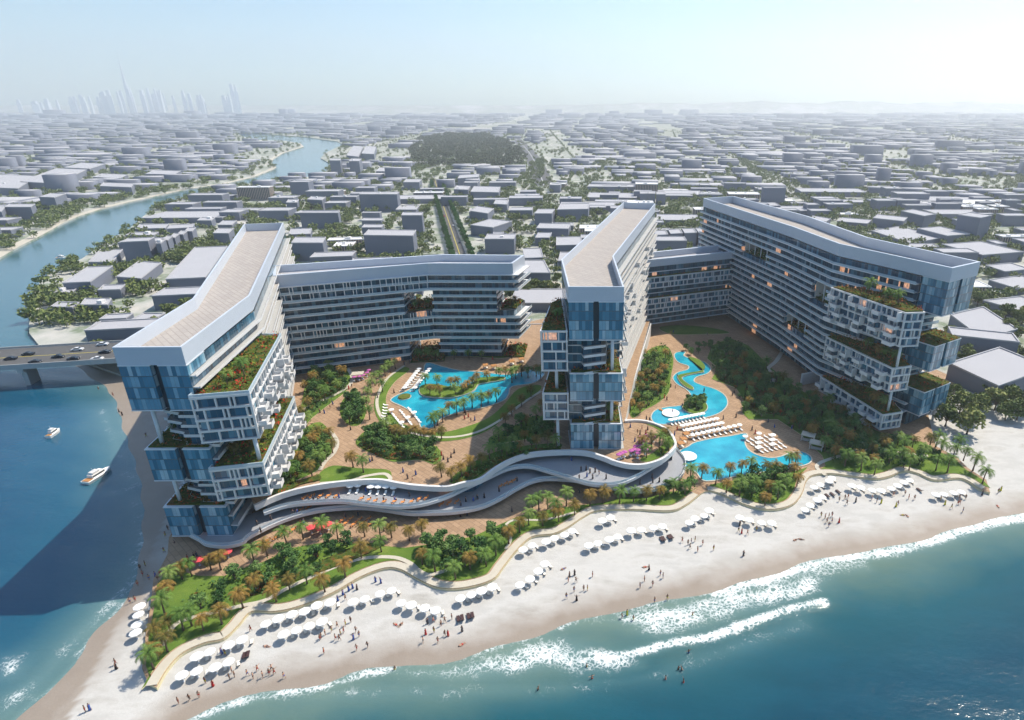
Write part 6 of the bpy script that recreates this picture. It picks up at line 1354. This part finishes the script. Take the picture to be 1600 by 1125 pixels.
while len(fr_) < 1250:
    a = rt.uniform(min(xs), max(xs)), rt.uniform(min(ys), max(ys))
    if inside(a, forest) and nz(a[0], a[1], .03, 5) > -1.05: fr_.append(a)
# big trees on the eastern sand
for x, y, s in [(1478,660,1.15),(1512,672,1.35),(1500,640,1.3),(1470,635,1.0),(1530,640,1.1),(1555,635,1.2),(1580,628,1.1),(1515,655,1.0),(1590,650,1.2),(1572,650,1.0),(1488,618,.9),(1610,640,1.2),(1545,615,.9),(1575,605,.9)]:
    X, Y = P(x, y, 3); o = place(PT_C[rt.randrange(3)], (X, Y, ground_z(X, Y) if Y < 330 else 1.5), rt.uniform(0, 6), .95 * s); reg(o, 'large round olive-green tree,', 'on the pale ground beside the eastern tower', 'tree', 'trees beside the eastern tower')
TT = [q for q in TT if inview(*q)]
TT.sort(key=lambda q: q[0] ** 2 + q[1] ** 2)
for i, (x, y) in enumerate(TT[:270]):
    o = place(PT_C[rt.randrange(3)], (x, y, 1.45), rt.uniform(0, 6.28), rt.uniform(.7, 1.1)); reg(o, 'rounded olive-green tree,', zone_of(x, y), 'tree', 'city trees')
def tmesh(nl, seed):
    r_ = random.Random(seed); m_ = MB(); 
    for i in range(nl): d = Vector((r_.gauss(0, 1), r_.gauss(0, 1), r_.gauss(0, .8))).normalized(); leaf(m_, Vector((0, 0, 4.9)) + Vector((d.x * 4.0, d.y * 4.0, d.z * 3.4)) * r_.random() ** .3, 2.3 * r_.uniform(.7, 1.3), r_)
    m_.quad((-.2, 0, 0), (.2, 0, 0), (.2, 0, 4), (-.2, 0, 4)); m_.quad((0, -.2, 0), (0, .2, 0), (0, .2, 4), (0, -.2, 4)); return np.array(m_.v), np.array(m_.f)
def mass(name, L, nl, label, cat, mat, sc=(.7, 1.1)):
    V0 = [tmesh(nl, s) for s in (1, 2, 3)]; VV = []; FF = []; n_ = 0
    for i, (x, y) in enumerate(L):
        v, f = V0[i % 3]; a = rt.uniform(0, 6.28); s = rt.uniform(*sc); c, q = math.cos(a) * s, math.sin(a) * s
        w_ = np.empty_like(v); w_[:, 0] = c * v[:, 0] - q * v[:, 1] + x; w_[:, 1] = q * v[:, 0] + c * v[:, 1] + y; w_[:, 2] = v[:, 2] * s + 1.4; VV.append(w_); FF.append(f + n_); n_ += len(v)
    tag(np_mesh(name, np.concatenate(VV), np.concatenate(FF), [mat]), label, cat, kind='stuff')
mass('distant_trees', TT[270:], 64, 'scattered olive trees among the distant city blocks', 'trees', M['leaf_city'])
mass('woodland', fr_, 60, 'dense dark green wood beyond the end of the boulevard', 'woodland', M['leaf_wood'], (1.1, 2.0))
# boulevard
def alongr(off, w_, name, mat, z, y0=-40, y1=330):
    a = (road_l[0][0] + bdv[0] * y0 + bnv[0] * off, road_l[0][1] + bdv[1] * y0 + bnv[1] * off); b = (a[0] + bdv[0] * (y1 - y0), a[1] + bdv[1] * (y1 - y0)); mb = MB(); h = w_ / 2
    mb.quad((a[0] + bnv[0] * h, a[1] + bnv[1] * h, z), (a[0] - bnv[0] * h, a[1] - bnv[1] * h, z), (b[0] - bnv[0] * h, b[1] - bnv[1] * h, z), (b[0] + bnv[0] * h, b[1] + bnv[1] * h, z)); return tag(mb.build(name, mat), kind='structure')
Lb = 620
alongr(0, 10, 'boulevard', M['asphalt'], 1.52, -60, Lb); alongr(0, .5, 'boulevard_centre_line', M['yellow'], 1.54, -60, Lb)
bt = [tree_meshes(s, M['leaf_boulevard'], 7.5, 3.1, 420, 1.6, .8, 6) for s in (41, 42)]; PT_V = [proto('boulevard_tree', [('trunk', a, []), ('crown', b, [])]) for a, b in bt]
for sd_, nm in ((7.2, 'western'), (-9.0, 'eastern')):
    for i in range(112):
        t = -18 + i * 5.1; q = (road_l[0][0] + bdv[0] * t + bnv[0] * sd_, road_l[0][1] + bdv[1] * t + bnv[1] * sd_); o = place(PT_V[i % 2], (*q, 1.45), rt.uniform(0, 6), rt.uniform(1.0, 1.25)); REG.append((o, 'clipped green street tree,', nm + ' boulevard row', 'tree', 'boulevard trees'))
for t, off, c in ((10, 3, 'silver'), (60, -3, 'dark'), (95, 3.4, 'dark'), (150, -3.2, 'silver'), (215, 3, 'red'), (300, -3, 'dark')):
    q = (road_l[0][0] + bdv[0] * t + bnv[0] * off, road_l[0][1] + bdv[1] * t + bnv[1] * off); k = {'silver': (.6, .6, .62, 1), 'dark': (.04, .04, .05, 1), 'red': (.45, .03, .03, 1)}[c]; o = place(CAR, (*q, 1.55), math.atan2(bdv[1], bdv[0]), 1.1, {'body': k, 'roof': k}); reg(o, c + ' saloon car,', 'on the boulevard', 'car', 'cars on the boulevard')
# highway east of the wood, service roads
def flatribbon(name, line, w_, z, mat): return ribbon(name, line, w_, z, mat, None, .02)
flatribbon('highway', hwy, 34, 1.56, M['asphalt']); flatribbon('highway_marking', hwy, 1.0, 1.6, M['roadwhite'])
flatribbon('service_road', spline(PP([(815,455),(850,440),(880,448),(880,470),(850,482),(800,478)], 1.5), 5, False), 5, 1.53, M['pave_white'])
for pts in ([(300,300),(240,305),(180,318)],): pass
# riverside promenades of pale sand
for nm, ln in (('western_river_shore', WESTBANK[1:14]), ('western_river_spit', WESTBANK[13:24])): flatribbon('river_shore', shift(ln, 4.5), 9, 1.55, M['pave_white'])
# skyline
sk = random.Random(12)
def px_tower(x, ytop, wpx, Yd=7600, name='skyscraper'):
    f = Yd * C_ + 100 * S_; X = (x - CX) / F * f; v = (ytop - CY) / F; zt = H - Yd * (S_ + v * C_) / (C_ - v * S_); return X, Yd, wpx * f / F, max(zt, 20)
M['glass_far'] = flat('haze_toned_glass', (.62, .65, .67), .6, .2)  # tower colour lightened towards the haze, fading painted into the base
for i in range(52):
    x = sk.uniform(0, 385) if i > 30 else sk.gauss(210, 60); base = 156 - 15 * math.exp(-((x - 215) / 70) ** 2) - 8 * math.exp(-((x - 320) / 60) ** 2); yt = base + sk.uniform(-4, 9)
    if i in (1, 2): x, yt = (370, 132) if i == 1 else (376, 134)
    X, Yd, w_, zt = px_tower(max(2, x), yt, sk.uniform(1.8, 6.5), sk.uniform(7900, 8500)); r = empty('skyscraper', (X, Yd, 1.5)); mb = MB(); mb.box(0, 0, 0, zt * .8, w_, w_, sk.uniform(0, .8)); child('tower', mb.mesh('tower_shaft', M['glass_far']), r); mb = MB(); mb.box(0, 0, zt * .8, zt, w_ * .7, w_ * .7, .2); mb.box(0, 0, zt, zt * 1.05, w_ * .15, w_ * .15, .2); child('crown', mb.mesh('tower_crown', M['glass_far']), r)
    reg(r, 'hazy skyscraper on the horizon,', 'left skyline cluster', 'skyscraper', 'skyline towers')
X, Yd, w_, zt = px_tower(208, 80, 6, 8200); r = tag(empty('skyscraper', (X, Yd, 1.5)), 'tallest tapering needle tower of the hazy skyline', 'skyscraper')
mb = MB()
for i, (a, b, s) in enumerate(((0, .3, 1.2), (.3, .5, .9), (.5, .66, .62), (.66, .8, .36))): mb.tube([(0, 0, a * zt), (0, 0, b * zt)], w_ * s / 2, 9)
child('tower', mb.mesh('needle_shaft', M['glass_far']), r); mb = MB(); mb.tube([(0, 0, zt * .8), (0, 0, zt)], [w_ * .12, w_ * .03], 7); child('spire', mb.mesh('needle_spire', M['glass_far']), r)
# low hills
mb = MB(); hp = []
for i in range(95): x = -9400 + i * 200; hp.append((x, 8900 + 120 * math.sin(i * .5), 122 + (14 + 5 * math.sin(i * .9) + 4 * math.sin(i * 2.3)) * max(0, math.sin((i - 42) * .075)) * (i > 42) * 3))
for a, b in zip(hp[:-1], hp[1:]): mb.quad((a[0], a[1] - 700, 0), (b[0], b[1] - 700, 0), b, a); mb.quad(a, b, (b[0], b[1] + 350, 0), (a[0], a[1] + 350, 0))
tag(mb.build('hills', M['ground']), kind='structure')

# ================================================================ air
mb = MB(); mb.box(0, 4200, -1.5, 940, 20400, 11600)
hz = mb.build('haze', None or M['white']); hz.data.materials.clear(); hm = D.materials.new('haze_air'); hm.use_nodes = True; t_ = hm.node_tree; t_.nodes.clear(); ou = t_.nodes.new('ShaderNodeOutputMaterial'); pv = t_.nodes.new('ShaderNodeVolumePrincipled'); pv.inputs['Density'].default_value = HAZE; pv.inputs['Color'].default_value = (.93, .96, 1, 1); pv.inputs['Anisotropy'].default_value = .5
t_.links.new(pv.outputs[0], ou.inputs['Volume']); hz.data.materials.append(hm); tag(hz, kind='stuff')
finish_labels()
